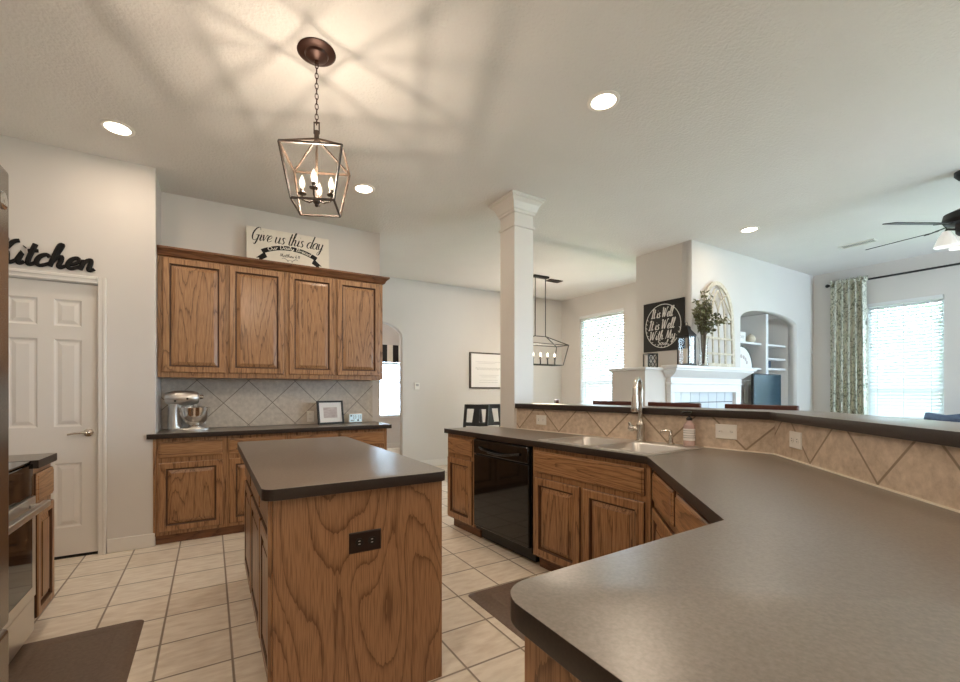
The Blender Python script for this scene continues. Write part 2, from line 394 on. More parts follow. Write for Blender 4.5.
def spline(pts, n=6):
    """Catmull-Rom through 2-D points"""
    if len(pts) < 3: return pts
    P = [pts[0]] + list(pts) + [pts[-1]]; out = []
    for i in range(1, len(P) - 2):
        for k in range(n):
            t = k / n
            out.append(tuple(.5 * (2 * P[i][j] + (P[i + 1][j] - P[i - 1][j]) * t + (2 * P[i - 1][j] - 5 * P[i][j] + 4 * P[i + 1][j] - P[i + 2][j]) * t * t + (3 * P[i][j] - P[i - 1][j] - 3 * P[i + 1][j] + P[i + 2][j]) * t ** 3) for j in (0, 1)))
    out.append(pts[-1]); return out
BOWL = [(.45, .42), (.3, .5), (.1, .38), (.05, .15), (.18, 0), (.36, .12), (.45, .42)]
GL = {
 'a': (.56, [BOWL, [(.45, .48), (.43, .14), (.49, .01), (.6, .08)]]),
 'b': (.5, [[(.02, .1), (.18, .6), (.24, .95), (.14, .95), (.08, .4), (.08, .05), (.22, 0), (.36, .15), (.34, .4), (.22, .44), (.1, .3)], [(.36, .35), (.5, .4)]]),
 'c': (.44, [[(.4, .4), (.28, .5), (.1, .38), (.05, .15), (.18, 0), (.46, .13)]]),
 'd': (.58, [BOWL, [(.56, 1), (.47, .4), (.44, .08), (.5, 0), (.6, .08)]]),
 'e': (.44, [[(.03, .16), (.24, .22), (.38, .36), (.3, .5), (.12, .4), (.05, .16), (.18, 0), (.46, .13)]]),
 'h': (.54, [[(0, .05), (.18, .6), (.25, .98), (.15, .95), (.09, .5), (.05, 0)], [(.06, .12), (.18, .4), (.31, .48), (.34, .3), (.32, .08), (.39, 0), (.54, .1)]]),
 'i': (.27, [[(.02, .1), (.12, .48), (.09, .12), (.15, 0), (.28, .1)], [(.14, .7), (.16, .73)]]),
 'l': (.3, [[(.02, .1), (.2, .6), (.25, .97), (.15, .95), (.09, .4), (.11, .05), (.19, 0), (.32, .1)]]),
 'm': (.78, [[(.05, .48), (.08, .3), (.05, 0)], [(.06, .15), (.16, .42), (.27, .48), (.3, .3), (.29, 0)], [(.3, .15), (.42, .42), (.54, .48), (.57, .3), (.55, .08), (.62, 0), (.78, .1)]]),
 'n': (.52, [[(.04, .46), (.08, .3), (.05, 0)], [(.06, .15), (.17, .42), (.3, .48), (.34, .3), (.32, .08), (.39, 0), (.52, .1)]]),
 'o': (.44, [[(.24, .5), (.08, .38), (.05, .14), (.18, 0), (.34, .12), (.36, .36), (.24, .5)], [(.34, .42), (.48, .42)]]),
 'r': (.34, [[(.04, .46), (.08, .3), (.05, 0)], [(.06, .2), (.17, .45), (.32, .42)]]),
 's': (.38, [[(.34, .42), (.22, .5), (.1, .4), (.2, .27), (.31, .14), (.2, 0), (.04, .06)]]),
 't': (.32, [[(.17, .9), (.11, .3), (.13, .05), (.2, 0), (.34, .1)], [(0, .58), (.32, .62)]]),
 'u': (.56, [[(.05, .48), (.06, .12), (.15, 0), (.3, .12), (.39, .48)], [(.39, .48), (.39, .1), (.45, 0), (.58, .1)]]),
 'w': (.62, [[(.04, .48), (.08, .06), (.2, .02), (.3, .4), (.34, .05), (.46, .03), (.56, .48), (.64, .44)]]),
 'v': (.42, [[(.04, .48), (.14, .02), (.34, .48), (.42, .44)]]),
 'y': (.5, [[(.05, .48), (.07, .14), (.18, .02), (.32, .16), (.41, .48)], [(.41, .48), (.34, -.1), (.2, -.42), (.05, -.32), (.28, -.06), (.52, .08)]]),
 'B': (.6, [[(.14, .95), (.12, .5), (.08, 0)], [(.02, .85), (.25, 1), (.45, .9), (.4, .6), (.18, .52), (.45, .48), (.5, .2), (.3, .0), (.05, .05)]]),
 'D': (.66, [[(.16, .95), (.13, .5), (.1, .02)], [(0, .9), (.3, 1), (.56, .8), (.58, .35), (.35, .02), (.04, .04)]]),
 'G': (.72, [[(.62, .82), (.5, 1), (.25, .92), (.06, .55), (.1, .15), (.3, 0), (.52, .14), (.58, .42)], [(.36, .42), (.58, .44), (.7, .4)], [(.58, .42), (.56, .05), (.44, -.3), (.3, -.2)]]),
 'I': (.4, [[(.04, .85), (.2, .98), (.38, .95)], [(.24, .96), (.2, .5), (.16, .05)], [(.0, .06), (.16, 0), (.32, .08)]]),
 'K': (.68, [[(.02, .82), (.12, .96), (.22, .98), (.18, .5), (.12, .0)], [(.62, .96), (.45, .88), (.3, .56), (.2, .48)], [(.22, .5), (.36, .42), (.44, .1), (.54, 0), (.68, .1)]]),
 'M': (.85, [[(.04, 0), (.14, .5), (.2, .95), (.3, .4), (.38, .05), (.5, .5), (.62, .95), (.64, .4), (.7, 0), (.84, .08)]]),
 'O': (.68, [[(.34, 1), (.1, .82), (.04, .4), (.2, .04), (.42, .06), (.6, .42), (.54, .84), (.34, 1), (.3, .86), (.5, .8)]]),
 'T': (.6, [[(.0, .84), (.2, .98), (.58, .96)], [(.34, .96), (.28, .5), (.22, .02), (.08, .02)]]),
 'S': (.5, [[(.46, .88), (.3, 1), (.12, .84), (.24, .56), (.4, .3), (.28, .02), (.04, .1)]]),
 'W': (.95, [[(.0, .86), (.1, .96), (.14, .4), (.2, .02), (.34, .5), (.44, .9), (.46, .4), (.54, .02), (.7, .5), (.82, .96), (.92, .9)]]),
 '6': (.42, [[(.36, .95), (.12, .6), (.05, .2), (.18, 0), (.34, .15), (.3, .42), (.1, .3)]]),
 '1': (.3, [[(.06, .75), (.18, .95), (.15, .5), (.13, 0)]]),
 ':': (.2, [[(.08, .38), (.1, .4)], [(.06, .06), (.08, .08)]]),
 ' ': (.3, []),
}
def text_w(t): return sum(GL[c][0] for c in t)
def script(mb, t, F, u, w, size, r, slant=.2, n0=.0005, flatk=.35, width=None, bend=None, thin=.55):
    """cursive stroke lettering; F(u, w, n) face frame, r stroke radius; bend maps (u, w) -> (u, w)"""
    k = (width / text_w(t)) if width else size
    nrm = (F(0, 0, 1) - F(0, 0, 0))
    for c in t:
        gw, strokes = GL[c]
        for st in strokes:
            sp = spline(st, 4); pts = []; rr = []
            for i, (x, y) in enumerate(sp):
                uu, ww = u + (x * k) + slant * y * size, w + y * size
                if bend: uu, ww = bend(uu, ww)
                pts.append(F(uu, ww, n0))
                j = min(i, len(sp) - 2); dx, dy = sp[j + 1][0] - sp[j][0], sp[j + 1][1] - sp[j][1]
                heavy = max(0, -dy) / (math.hypot(dx, dy) + 1e-9)      # down strokes are thicker
                rr.append(r * (thin + (1 - thin) * heavy))
            mb.tube(pts, rr, 6, flat=nrm, flatk=flatk)
        u += gw * k
    return u

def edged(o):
    """darker second material on the side faces of a laminate slab"""
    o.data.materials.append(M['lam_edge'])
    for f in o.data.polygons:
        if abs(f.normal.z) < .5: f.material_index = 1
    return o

# ------------------------------------------------------------------ room shell
sbox('floor', 'floor', -1.6, 8.5, -3.2, 9.2, -.1, 0)
sbox('ceiling', 'ceil', -1.6, 8.5, -3.2, 9.2, H, H + .12)
def wall(name, outlines, thick, origin, A, B, m='wall'): return struct(link(name, plate(outlines, thick, origin, A, B), m, smooth=False))
X3, Y3, Z3 = (1, 0, 0), (0, 1, 0), (0, 0, 1)
# pantry wall with door opening (faces -y); plate thickness runs along A x B: x cross z = -y, so origin is the far plane
DX0, DX1, DZ = -1.372, -.748, 2.09
wall('wall_pantry', [[(-1.45, 0), (DX0, 0), (DX0, DZ), (DX1, DZ), (DX1, 0), (-.39, 0), (-.39, H), (-1.45, H)]], .12, (0, 4.39, 0), X3, Z3)
sbox('wall_pantry_return', 'wall', -.51, -.39, 4.39, 4.75, 0, H)
sbox('wall_kitchen', 'wall', -1.57, 1.69, 4.75, 4.87, 0, H)
sbox('wall_hall', 'wall', 1.57, 1.69, 4.87, 6.47, 0, H)
aw = [(1.80, 0), (2.69, 0), (2.69, 2.13)] + [(2.245 + .445 * math.cos(a), 2.13 + .24 * math.sin(a)) for a in [PI * i / 16 for i in range(1, 16)]] + [(1.80, 2.13)]
wall('wall_dining', [[(1.57, 0), (1.80, 0)] + list(reversed(aw[2:])) + [(1.80, 2.13)][:0] + [(2.69, 0), (6.27, 0), (6.27, H), (1.57, H)]], .12, (0, 6.59, 0), X3, Z3)
wall('wall_dining_window', [rect(3.71, 6.47, 0, H), rect(4.965, 5.99, .86, 2.70), rect(3.90, 4.66, .86, 2.62)], .12, (6.15, 0, 0), Y3, Z3)  # nearer opening is for an added window hidden behind the chimney
sbox('wall_left', 'wall', -1.57, -1.45, -3.2, 4.75, 0, H)
wall('wall_back', [rect(-1.57, 8.37, 0, H), rect(5.5, 7.5, .6, 2.5)], .12, (0, -3.08, 0), X3, Z3)
wall('wall_right', [rect(-3.2, 3.05, 0, H), rect(1.65, 2.41, .88, 2.53), rect(.1, 1.0, .88, 2.53)], .12, (8.25, 0, 0), Y3, Z3)
# living wall with the arched niche, chimney breast and ledge block
nx0, nx1, nz = 6.09, 7.70, 2.235
nar = [(nx1, 0)] + [((nx0 + nx1) / 2 + (nx1 - nx0) / 2 * math.cos(a), nz + .16 * math.sin(a)) for a in [PI * i / 20 for i in range(21)]] + [(nx0, 0)]
wall('wall_living', [[(5.0, 0), (nx0, 0)] + list(reversed(nar[1:-1])) + [(nx1, 0), (8.37, 0), (8.37, H), (5.0, H)]], .12, (0, 3.17, 0), X3, Z3)
sbox('wall_niche_back', 'wall', 6.27, 8.37, 3.62, 3.74, 0, H)
sbox('wall_niche_left', 'wall', 5.97, 6.09, 3.17, 3.62, 0, H)
sbox('wall_niche_right', 'wall', 7.70, 7.82, 3.17, 3.62, 0, H)
sbox('wall_niche_soffit', 'wall', 6.09, 7.70, 3.17, 3.62, 2.4, H)
sbox('wall_chimney', 'wall', 5.0, 5.97, 3.17, 3.83, 0, H)
sbox('wall_ledge', 'wall', 4.13, 5.0, 3.05, 3.50, 0, 1.50)
struct(MB().box(4.10, 5.0, 3.02, 3.52, 1.50, 1.53).build('trim_ledge', 'mantel', bevel=.006))
sbox('wall_dining_corner', 'wall', 5.97, 6.27, 3.71, 3.83, 0, H)
# hall room beyond the arch
sbox('wall_hall_left', 'wall', 1.57, 1.69, 6.59, 9.12, 0, H)
wall('wall_hall_far', [rect(1.57, 6.3, 0, H), rect(2.92, 3.78, .70, 2.2)], .12, (0, 9.12, 0), X3, Z3)
sbox('wall_hall_right', 'wall', 6.15, 6.27, 6.59, 9.0, 0, H)

# half wall behind the sink: a low wall with tile on its kitchen side
def off(p, d, n): return Vector(p) + Vector((-d.y, d.x)) * n
def lowwall(name, m, o0, o1, z0, z1, p0=RUN1, p1=RUN2, ext=0):
    """band along the bent bar line between offsets o0 and o1 (positive = living side)"""
    a = (RUN0 - RUN1).normalized(); b = (RUN2 - RUN0).normalized()
    na, nb = Vector((-a.y, a.x)), Vector((-b.y, b.x))
    mi = (na + nb).normalized(); k = 1 / mi.dot(na)
    q = lambda o: [RUN1 + a * ext + na * o, RUN0 + mi * k * o, RUN2 + nb * o]
    A, B = q(o0), q(o1)
    return MB().loft([[(A[i].x, A[i].y, z0), (B[i].x, B[i].y, z0), (B[i].x, B[i].y, z1), (A[i].x, A[i].y, z1)] for i in range(3)])
struct(lowwall('', '', .012, .12, 0, 1.105).build('wall_bar', 'wall', smooth=False))
def band(d0, d1, o0, o1, z0, z1):
    a = (d1 - d0).normalized(); n = Vector((-a.y, a.x))
    P = [d0 + n * o0, d1 + n * o0, d1 + n * o1, d0 + n * o1]
    return MB().hexa([(p.x, p.y, z0) for p in P], [(p.x, p.y, z1) for p in P])
struct(band(RUN1, RUN0, 0, .0118, .918, 1.1045).build('trim_bar_tile', 'bs_run', smooth=False))
struct(band(RUN0, RUN2, 0, .0118, .918, 1.1045).build('trim_bar_tile_angle', 'bs_diag', smooth=False))
struct(lowwall('', '', -.006, -.0003, .9155, .922).build('trim_caulk', 'caulk', smooth=False))
sbox('trim_wall_tile', 'bs_back', -.388, 1.60, 4.738, 4.7495, .918, 1.379)

# column on the end of the half wall
def column():
    t = thing('column', 'white square column rising from the end of the tiled half wall to the ceiling', 'column', (2.552, 3.298, 0)); t['kind'] = 'structure'
    cx, cy = 2.552, 3.298
    q = lambda h, z: [(cx - h, cy - h, z), (cx + h, cy - h, z), (cx + h, cy + h, z), (cx - h, cy + h, z)]
    MB().loft([q(.112, 0), q(.112, H - .02)]).build('shaft', 'white', t, smooth=False)
    MB().loft([q(.1125, 2.80), q(.124, 2.805), q(.124, 2.826), q(.1125, 2.832)]).build('band', 'white', t, smooth=False)
    pr = [(.1125, 2.93), (.124, 2.935), (.124, 2.955), (.135, 2.965), (.140, 2.985), (.155, 3.02), (.178, 3.045), (.187, 3.05), (.187, 3.062), (.197, 3.066), (.197, H - .001)]
    MB().loft([q(h, z) for h, z in pr]).build('capital', 'white', t, smooth=False)
    return t
column()

# baseboards
def base(name, *b):
    x0, x1, y0, y1 = b
    struct(MB().box(x0, x1, y0, y1, 0, .11).build(name, 'white', bevel=.006))
base('baseboard_pantry', -.70, -.392, 4.255, 4.2695)
base('baseboard_dining', 2.695, 6.148, 6.455, 6.4695)
base('baseboard_window', 6.135, 6.1495, 3.84, 6.453)
base('baseboard_right', 8.235, 8.2495, -3.0, 3.0)
base('baseboard_hall', 1.7, 6.1, 8.985, 8.9995)

# doors and windows of the setting
def six_panel_door():
    F = frame((-1.368, 4.295, 0), (1, 0), (0, -1)); w, z0, z1 = .616, .022, 2.082
    pan = [(.105, .265, 1.755, 1.955), (.355, .515, 1.755, 1.955), (.105, .265, .995, 1.655), (.355, .515, .995, 1.655), (.105, .265, .235, .72), (.355, .515, .235, .72)]
    d = struct(link('door_1', plate([rect(0, w, z0, z1)] + [rect(*p) for p in pan], .035, (-1.368, 4.33, 0), X3, Z3), 'door', smooth=False))
    for p in pan:
        mb = MB()
        R = lambda i, n: [F(p[0] + i, p[2] + i, n), F(p[1] - i, p[2] + i, n), F(p[1] - i, p[3] - i, n), F(p[0] + i, p[3] - i, n)]
        mb.loft([R(0, -.030), R(0, -.001), R(.012, -.011), R(.02, -.012), R(.045, -.003)])
        mb.build('panel', 'door', d, smooth=False)
    mb = MB(); c = F(.555, .945, 0)
    mb.lathe((c.x, c.y, c.z), [(.03, 0), (.03, -.008), (.012, -.012), (.011, -.045), (.0, -.046)], 20, 'y')
    mb.tube([(c.x, c.y - .045, c.z), (c.x - .03, c.y - .048, c.z + .004), (c.x - .075, c.y - .048, c.z + .001), (c.x - .115, c.y - .045, c.z - .008)], [.009, .009, .008, .007], 10)
    mb.build('lever_handle', 'nickel', d)
    # casing
    for nm, b in (('trim_door_right', (DX1 - .001, DX1 + .048, 4.247, 4.2695, 0, DZ + .05)), ('trim_door_top', (DX0, DX1 - .0015, 4.247, 4.2695, DZ, DZ + .05)), ('trim_door_left', (DX0 - .05, DX0, 4.247, 4.2695, 0, DZ + .05))):
        m2 = MB().box(*b); x0, x1, y0, y1, a, e = b
        if nm == 'trim_door_top': m2.box(x0, x1, y0 - .007, y0, e - .022, e)
        elif nm == 'trim_door_right': m2.box(x1 - .02, x1, y0 - .007, y0, a, e)
        struct(m2.build(nm, 'white', bevel=.003))
    sbox('trim_door_threshold', 'black', DX0, DX1, 4.30, 4.39, 0, .006)
six_panel_door()

def window(nm, F, w, z0, z1, depth=.12, rail=None):
    """white window: frame, sash bars and a glass pane; F's u runs along the wall and n points into the room"""
    f = MB(); t = .035
    for a, b, c, d in ((0, w, z0, z0 + t), (0, w, z1 - t, z1), (0, t, z0, z1), (w - t, w, z0, z1)): f.fbox(F, a, b, c, d, -.10, -.06)
    if rail: f.fbox(F, 0, w, rail - .02, rail + .02, -.10, -.065)
    o = struct(f.build(nm, 'mantel', smooth=False))
    MB().fbox(F, t, w - t, z0 + t, z1 - t, -.083, -.079).build('pane', 'glass', o, smooth=False)
    s = MB().fbox(F, -.03, w + .03, z0 - .022, z0 - .001, -.02, .035)
    s.build('sill', 'mantel', o, smooth=False)
    return o
Fd = frame((6.15, 5.99, 0), (0, -1), (-1, 0)); window('window_1', Fd, 1.025, .86, 2.70, rail=1.44)
window('window_added_fill', frame((6.15, 4.66, 0), (0, -1), (-1, 0)), .76, .86, 2.62, rail=1.44)  # added window, hidden behind the chimney, for more dining daylight
Fl = frame((8.25, 2.41, 0), (0, -1), (-1, 0)); window('window_2', Fl, .76, .88, 2.53, rail=1.30)
Fl2 = frame((8.25, 1.0, 0), (0, -1), (-1, 0)); window('window_3', Fl2, .9, .88, 2.53, rail=1.30)
Fh = frame((2.92, 9.0, 0), (1, 0), (0, -1)); window('window_4', Fh, .86, .70, 2.2, rail=1.45)
window('window_5', frame((7.5, -3.08, 0), (-1, 0), (0, 1)), 2.0, .6, 2.5, rail=1.6)

def blinds(F, w, z0, z1, label, group=None, n=30, tilt=22, m='blind'):
    c = F(w / 2, z0, -.03)
    t = thing('window_blind', label, 'blind', c, group)
    s = MB(); pitch = (z1 - .06 - z0 - .03) / n; hw = pitch * .56; a = math.radians(tilt)
    for i in range(n):
        z = z0 + .035 + pitch * (i + .5); dn, dz = hw * math.cos(a), hw * math.sin(a)
        P = [(.012, -dn, -dz), (w - .012, -dn, -dz), (w - .012, dn, dz), (.012, dn, dz)]
        s.hexa([F(u, z + q - .0012, -.03 + n_) for u, n_, q in P], [F(u, z + q + .0012, -.03 + n_) for u, n_, q in P])
    s.build('slats', m, t, smooth=False)
    MB().fbox(F, .006, w - .006, z1 - .055, z1 - .002, -.055, -.004).build('head_rail', 'mantel', t, smooth=False)
    MB().fbox(F, .01, w - .01, z0 + .004, z0 + .03, -.05, -.012).build('bottom_rail', 'mantel', t, smooth=False)
    cd = MB()
    for u in (w * .15, w * .5, w * .85): cd.fbox(F, u - .003, u + .003, z0 + .02, z1 - .05, -.0105, -.0095)
    cd.build('ladder_cord', 'mantel', t, smooth=False)
    return t
blinds(Fd, 1.025, .86, 2.70, 'white horizontal blind in the dining window behind the hanging lantern light', n=36, tilt=-55)
blinds(Fl, .76, .88, 2.53, 'white horizontal blind in the living room window right of the floral curtain', n=34, tilt=-54)
bh = blinds(Fh, .86, .70, 1.90, 'white blind under the black striped valance in the far hall window', n=26, tilt=38)

# ------------------------------------------------------------------ outside the windows
def tree(x, y, h, r, label, trunk=.06, n=900, seed=1):
    rg = random.Random(seed); t = thing('tree', label, 'tree', (x, y, -.1))
    MB().tube([(x, y, -.1), (x + .05, y, h * .4), (x, y + .08, h * .75)], [trunk, trunk * .8, trunk * .3]).build('trunk', 'bark', t)
    mb = MB()
    for _ in range(n):
        d = Vector((rg.gauss(0, 1), rg.gauss(0, 1), rg.gauss(0, 1))).normalized() * rg.random() ** .4
        p = Vector((x, y, h - r * .8)) + Vector((d.x * r, d.y * r, d.z * r * 1.1)); s = rg.uniform(.06, .14)
        a = Vector((rg.gauss(0, 1), rg.gauss(0, 1), rg.gauss(0, 1))).normalized(); b = a.orthogonal().normalized()
        mb.add([p - a * s, p + b * s * .5, p + a * s, p - b * s * .5], [(0, 1, 2, 3)])
    mb.build('crown', 'green', t, smooth=False)
struct(MB().box(8.5, 22, -14, 20, -.2, -.1).build('ground_outside', 'grass', smooth=False))
tree(11.5, 2.5, 3.4, 1.3, 'leafy green tree beyond the living room window blind, the nearer one', seed=3)
tree(14.2, 6.2, 4.2, 1.7, 'leafy green tree beyond the living room window blind, farther off', seed=5)
tree(10.5, 10.2, 2.6, .95, 'small leafy tree outside the dining window', seed=8)
fe = MB()
for i in range(70): fe.box(16, 16.03, -9 + i * .3, -9 + i * .3 + .285, -.1, 1.75)
tag(fe.build('garden_fence', 'fence', smooth=False), 'tall wooden board fence outside beyond the trees', 'fence')

# ------------------------------------------------------------------ cabinets
def raised_door(F, u0, u1, w0, w1, parent, n=0.0, name='door', th=.019, mv='oak_v', rail=.055):
    """raised-panel door: frame with a moulded inner edge and a separate raised panel as its sub-part"""
    R = lambda i, d: [F(u0 + i, w0 + i, n + d), F(u1 - i, w0 + i, n + d), F(u1 - i, w1 - i, n + d), F(u0 + i, w1 - i, n + d)]
    mb = MB().loft([R(0, .0005), R(0, th - .005), R(.006, th), R(rail - .006, th), R(rail, th - .006), R(rail + .002, .004)], cap=False)
    d = mb.build(name, mv, parent, smooth=False); d.data.materials.append(M['stain_shade'])
    for f in list(d.data.polygons[12:20]) + list(d.data.polygons[0:4]): f.material_index = 1  # grooves stained; outer sides darkened to paint the shadow gap
    k = rail + .0025
    pm = MB().loft([R(k, .001), R(k, .004), R(k + .005, .004), R(k + .030, th - .006), R(k + .0305, th - .003), R(k + .036, th - .002)])
    p = pm.build('panel', mv, d, smooth=False); p.data.materials.append(M['stain_shade'])
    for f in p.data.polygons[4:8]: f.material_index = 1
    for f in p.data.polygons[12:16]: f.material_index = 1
    return d
def slab(F, u0, u1, w0, w1, parent, name='drawer', th=.019, m='oak_h', n=0.0):
    R = lambda i, d: [F(u0 + i, w0 + i, n + d), F(u1 - i, w0 + i, n + d), F(u1 - i, w1 - i, n + d), F(u0 + i, w1 - i, n + d)]
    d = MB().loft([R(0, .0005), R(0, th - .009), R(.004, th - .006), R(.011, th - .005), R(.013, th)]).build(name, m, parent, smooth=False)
    d.data.materials.append(M['stain_shade'])
    for f in d.data.polygons[0:4]: f.material_index = 1  # sides darkened to stand for the shadow round the front
    return d

# upper cabinets on the kitchen wall
FU = frame((0, 4.405, 0), (1, 0), (0, -1))
for x0, x1, doors, lab in ((-.388, .6235, ((-.352, .116), (.144, .606)), 'left half of the brown oak wall cabinets, two raised panel doors above the mixer'),
                           (.6245, 1.60, ((.652, 1.084), (1.112, 1.562)), 'right half of the brown oak wall cabinets, two raised panel doors above the small clock')):
    t = thing('wall_cabinet', lab, 'cabinet', ((x0 + x1) / 2, 4.58, 1.38), 'oak wall cabinets')
    MB().box(x0, x1, 4.405, 4.737, 1.382, 2.43).build('body', 'oak_v', t, bevel=.002)
    for a, b in doors: raised_door(FU, a, b, 1.425, 2.40, t)
cr = MB()
def crown_ring(x):     # cross-section of the crown in y-z
    return [(x, 4.4045, 2.41), (x, 4.40, 2.41), (x, 4.385, 2.418), (x, 4.372, 2.445), (x, 4.352, 2.462), (x, 4.345, 2.466), (x, 4.345, 2.482), (x, 4.4045, 2.482)]
e = lambda p, x1: (x1 + (4.4045 - p[1]), p[1], p[2])
r0 = crown_ring(-.388); r1 = [e(p, 1.6005) for p in crown_ring(0)]
r2 = [(q[0], 4.737, q[2]) for q in r1]
r1b = r1
cr.loft([r0, r1])
cr.loft([[(1.6005 + (4.4045 - p[1]), 4.4045 - (4.4045 - p[1]), p[2]) for p in crown_ring(0)], [(1.6005 + (4.4045 - p[1]), 4.737, p[2]) for p in crown_ring(0)]])
cr.box(-.388, 1.60, 4.4045, 4.737, 2.4305, 2.445)
tag(cr.build('crown_molding', 'oak_dark', smooth=False), 'dark brown crown molding along the top of the oak wall cabinets', 'molding')

# base cabinets below them
FB = frame((0, 4.275, 0), (1, 0), (0, -1))
for x0, x1, cols, lab in ((-.405, .6145, ((-.368, .092), (.142, .592)), 'brown oak base cabinet under the stand mixer, two drawers above two doors'),
                          (.6155, 1.60, ((.640, 1.085), (1.115, 1.562)), 'brown oak base cabinet under the picture frame and clock, mostly behind the island')):
    t = thing('base_cabinet', lab, 'cabinet', ((x0 + x1) / 2, 4.5, 0), 'oak base cabinets along the kitchen wall')
    xa = x0 + .0155 if x0 < -.39 else x0
    mb = MB().box(xa, x1, 4.275, 4.737, .075, .872)
    if x0 < -.39: mb.box(x0, xa, 4.262, 4.2695, .075, .872)
    mb.build('body', 'oak_v', t, bevel=.0015)
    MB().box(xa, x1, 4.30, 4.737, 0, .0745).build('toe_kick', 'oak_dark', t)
    for a, b in cols:
        slab(FB, a, b, .712, .845, t); raised_door(FB, a, b, .105, .672, t)
ct = thing('worktop', 'dark brown laminate worktop along the tiled kitchen wall holding the mixer', 'worktop', (.6, 4.5, .875))
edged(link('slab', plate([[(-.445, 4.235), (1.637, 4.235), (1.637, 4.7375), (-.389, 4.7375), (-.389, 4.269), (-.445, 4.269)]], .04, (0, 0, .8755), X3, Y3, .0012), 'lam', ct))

# island
def island():
    t = thing('kitchen_island', 'oak kitchen island in the middle of the tile floor with a plain plywood end', 'island', (.54, 2.47, 0))
    MB().box(.215, .865, 1.70, 3.25, .0, .872).build('body', 'oak_v', t)
    MB().box(.195, .886, 1.682, 1.6995, 0, .872).build('end_panel', 'ply', t, smooth=False)
    F = frame((.2145, 3.25, 0), (0, -1), (-1, 0))
    for a, b in ((.02, .50), (.54, 1.02), (1.06, 1.525)):
        slab(F, a, b, .70, .845, t, th=.017); raised_door(F, a, b, .09, .665, t, th=.017)
    MB().box(.18, .2135, 1.70, 1.72, 0, .872).build('corner_stile', 'oak_v', t)
    return t
island()
it = thing('worktop', 'dark laminate top of the kitchen island with rounded corners', 'worktop', (.53, 2.47, .875))
def rrect(x0, x1, y0, y1, r, n=8):
    return arc(x1 - r, y1 - r, r, 0, PI / 2, n) + arc(x0 + r, y1 - r, r, PI / 2, PI, n) + arc(x0 + r, y0 + r, r, PI, 1.5 * PI, n) + arc(x1 - r, y0 + r, r, 1.5 * PI, 2 * PI, n)
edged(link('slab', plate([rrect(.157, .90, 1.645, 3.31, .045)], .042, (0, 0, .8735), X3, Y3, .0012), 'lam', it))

def outlet(F, u, w, label, m='plate', horiz=False, two=False, slots='black', ww=.072, hh=.115, group=None):
    c = F(u, w, 0); t = thing('outlet', label, 'outlet', c, group)
    a, b = (hh, ww) if horiz else (ww, hh)
    R = lambda i, d: [F(u - a / 2 + i, w - b / 2 + i, d), F(u + a / 2 - i, w - b / 2 + i, d), F(u + a / 2 - i, w + b / 2 - i, d), F(u - a / 2 + i, w + b / 2 - i, d)]
    MB().loft([R(0, .0004), R(0, .003), R(.004, .006)]).build('cover_plate', m, t)
    nrm = F(0, 0, 1) - F(0, 0, 0)
    for k in (-.026, .026):
        cu, cw = (u + k, w) if horiz else (u, w + k)
        pts = [F(cu + .0165 * math.cos(q), cw + .0165 * math.sin(q), .0062) for q in [2 * PI * i / 16 for i in range(16)]]
        rc = MB().loft([pts, [p + nrm * .002 for p in pts]]).build('receptacle', m if m == 'plate' else 'black', t)
        sl = MB()
        for s in (-.006, .006):
            if horiz: sl.fbox(F, cu - .004, cu + .004, cw + s - .0015, cw + s + .0015, .0083, .0088)
            else: sl.fbox(F, cu + s - .0015, cu + s + .0015, cw - .004, cw + .004, .0083, .0088)
        sl.build('slots', slots, rc, smooth=False)
    return t
outlet(frame((0, 1.682, 0), (1, 0), (0, -1)), .5375, .662, 'dark brown outlet set sideways in the plywood end of the island', 'brownplate', True, slots='grey_ink', ww=.082, hh=.132)

# sink run: cabinets face -x, leaning with the half wall
C0 = Vector((2.015, 1.475)); CD = Vector((-.062, 1)).normalized(); CN = Vector((-CD.y, CD.x))      # counter front line, outward normal (towards -x)
Lrun = 2.065
FS = frame((C0.x - CN.x * .03, C0.y - CN.y * .03, 0), CD, CN)      # u from the inner corner outwards, n towards the kitchen
def run_cab(u0, u1, lab, drawers, doors, depth=.50, hollow=False):
    c = FS((u0 + u1) / 2, 0, -.25); t = thing('base_cabinet', lab, 'cabinet', c, 'oak cabinets of the sink run')
    b = MB()
    if hollow:
        for q in ((u0, u1, .10, .872, -.012, 0), (u0, u0 + .016, .10, .70, -depth, -.012), (u1 - .016, u1, .10, .70, -depth, -.012), (u0 + .016, u1 - .016, .10, .116, -depth, -.012)): b.fbox(FS, *q)
    else: b.fbox(FS, u0, u1, .10, .872, -depth, 0)
    b.build('body', 'oak_v', t)
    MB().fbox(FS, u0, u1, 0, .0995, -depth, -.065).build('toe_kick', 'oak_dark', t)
    for a, b in drawers: slab(FS, a, b, .695, .845, t)
    for a, b in doors: raised_door(FS, a, b, .115, .66, t)
    return t
run_cab(1.625, 2.045, 'narrow brown oak base cabinet at the free end of the sink counter', [(1.645, 2.03)], [(1.645, 2.03)])
ts = run_cab(.0, .905, 'wide brown oak sink base cabinet right of the dishwasher', [(.03, .885)], [(.03, .445), (.475, .885)], depth=.45, hollow=True)
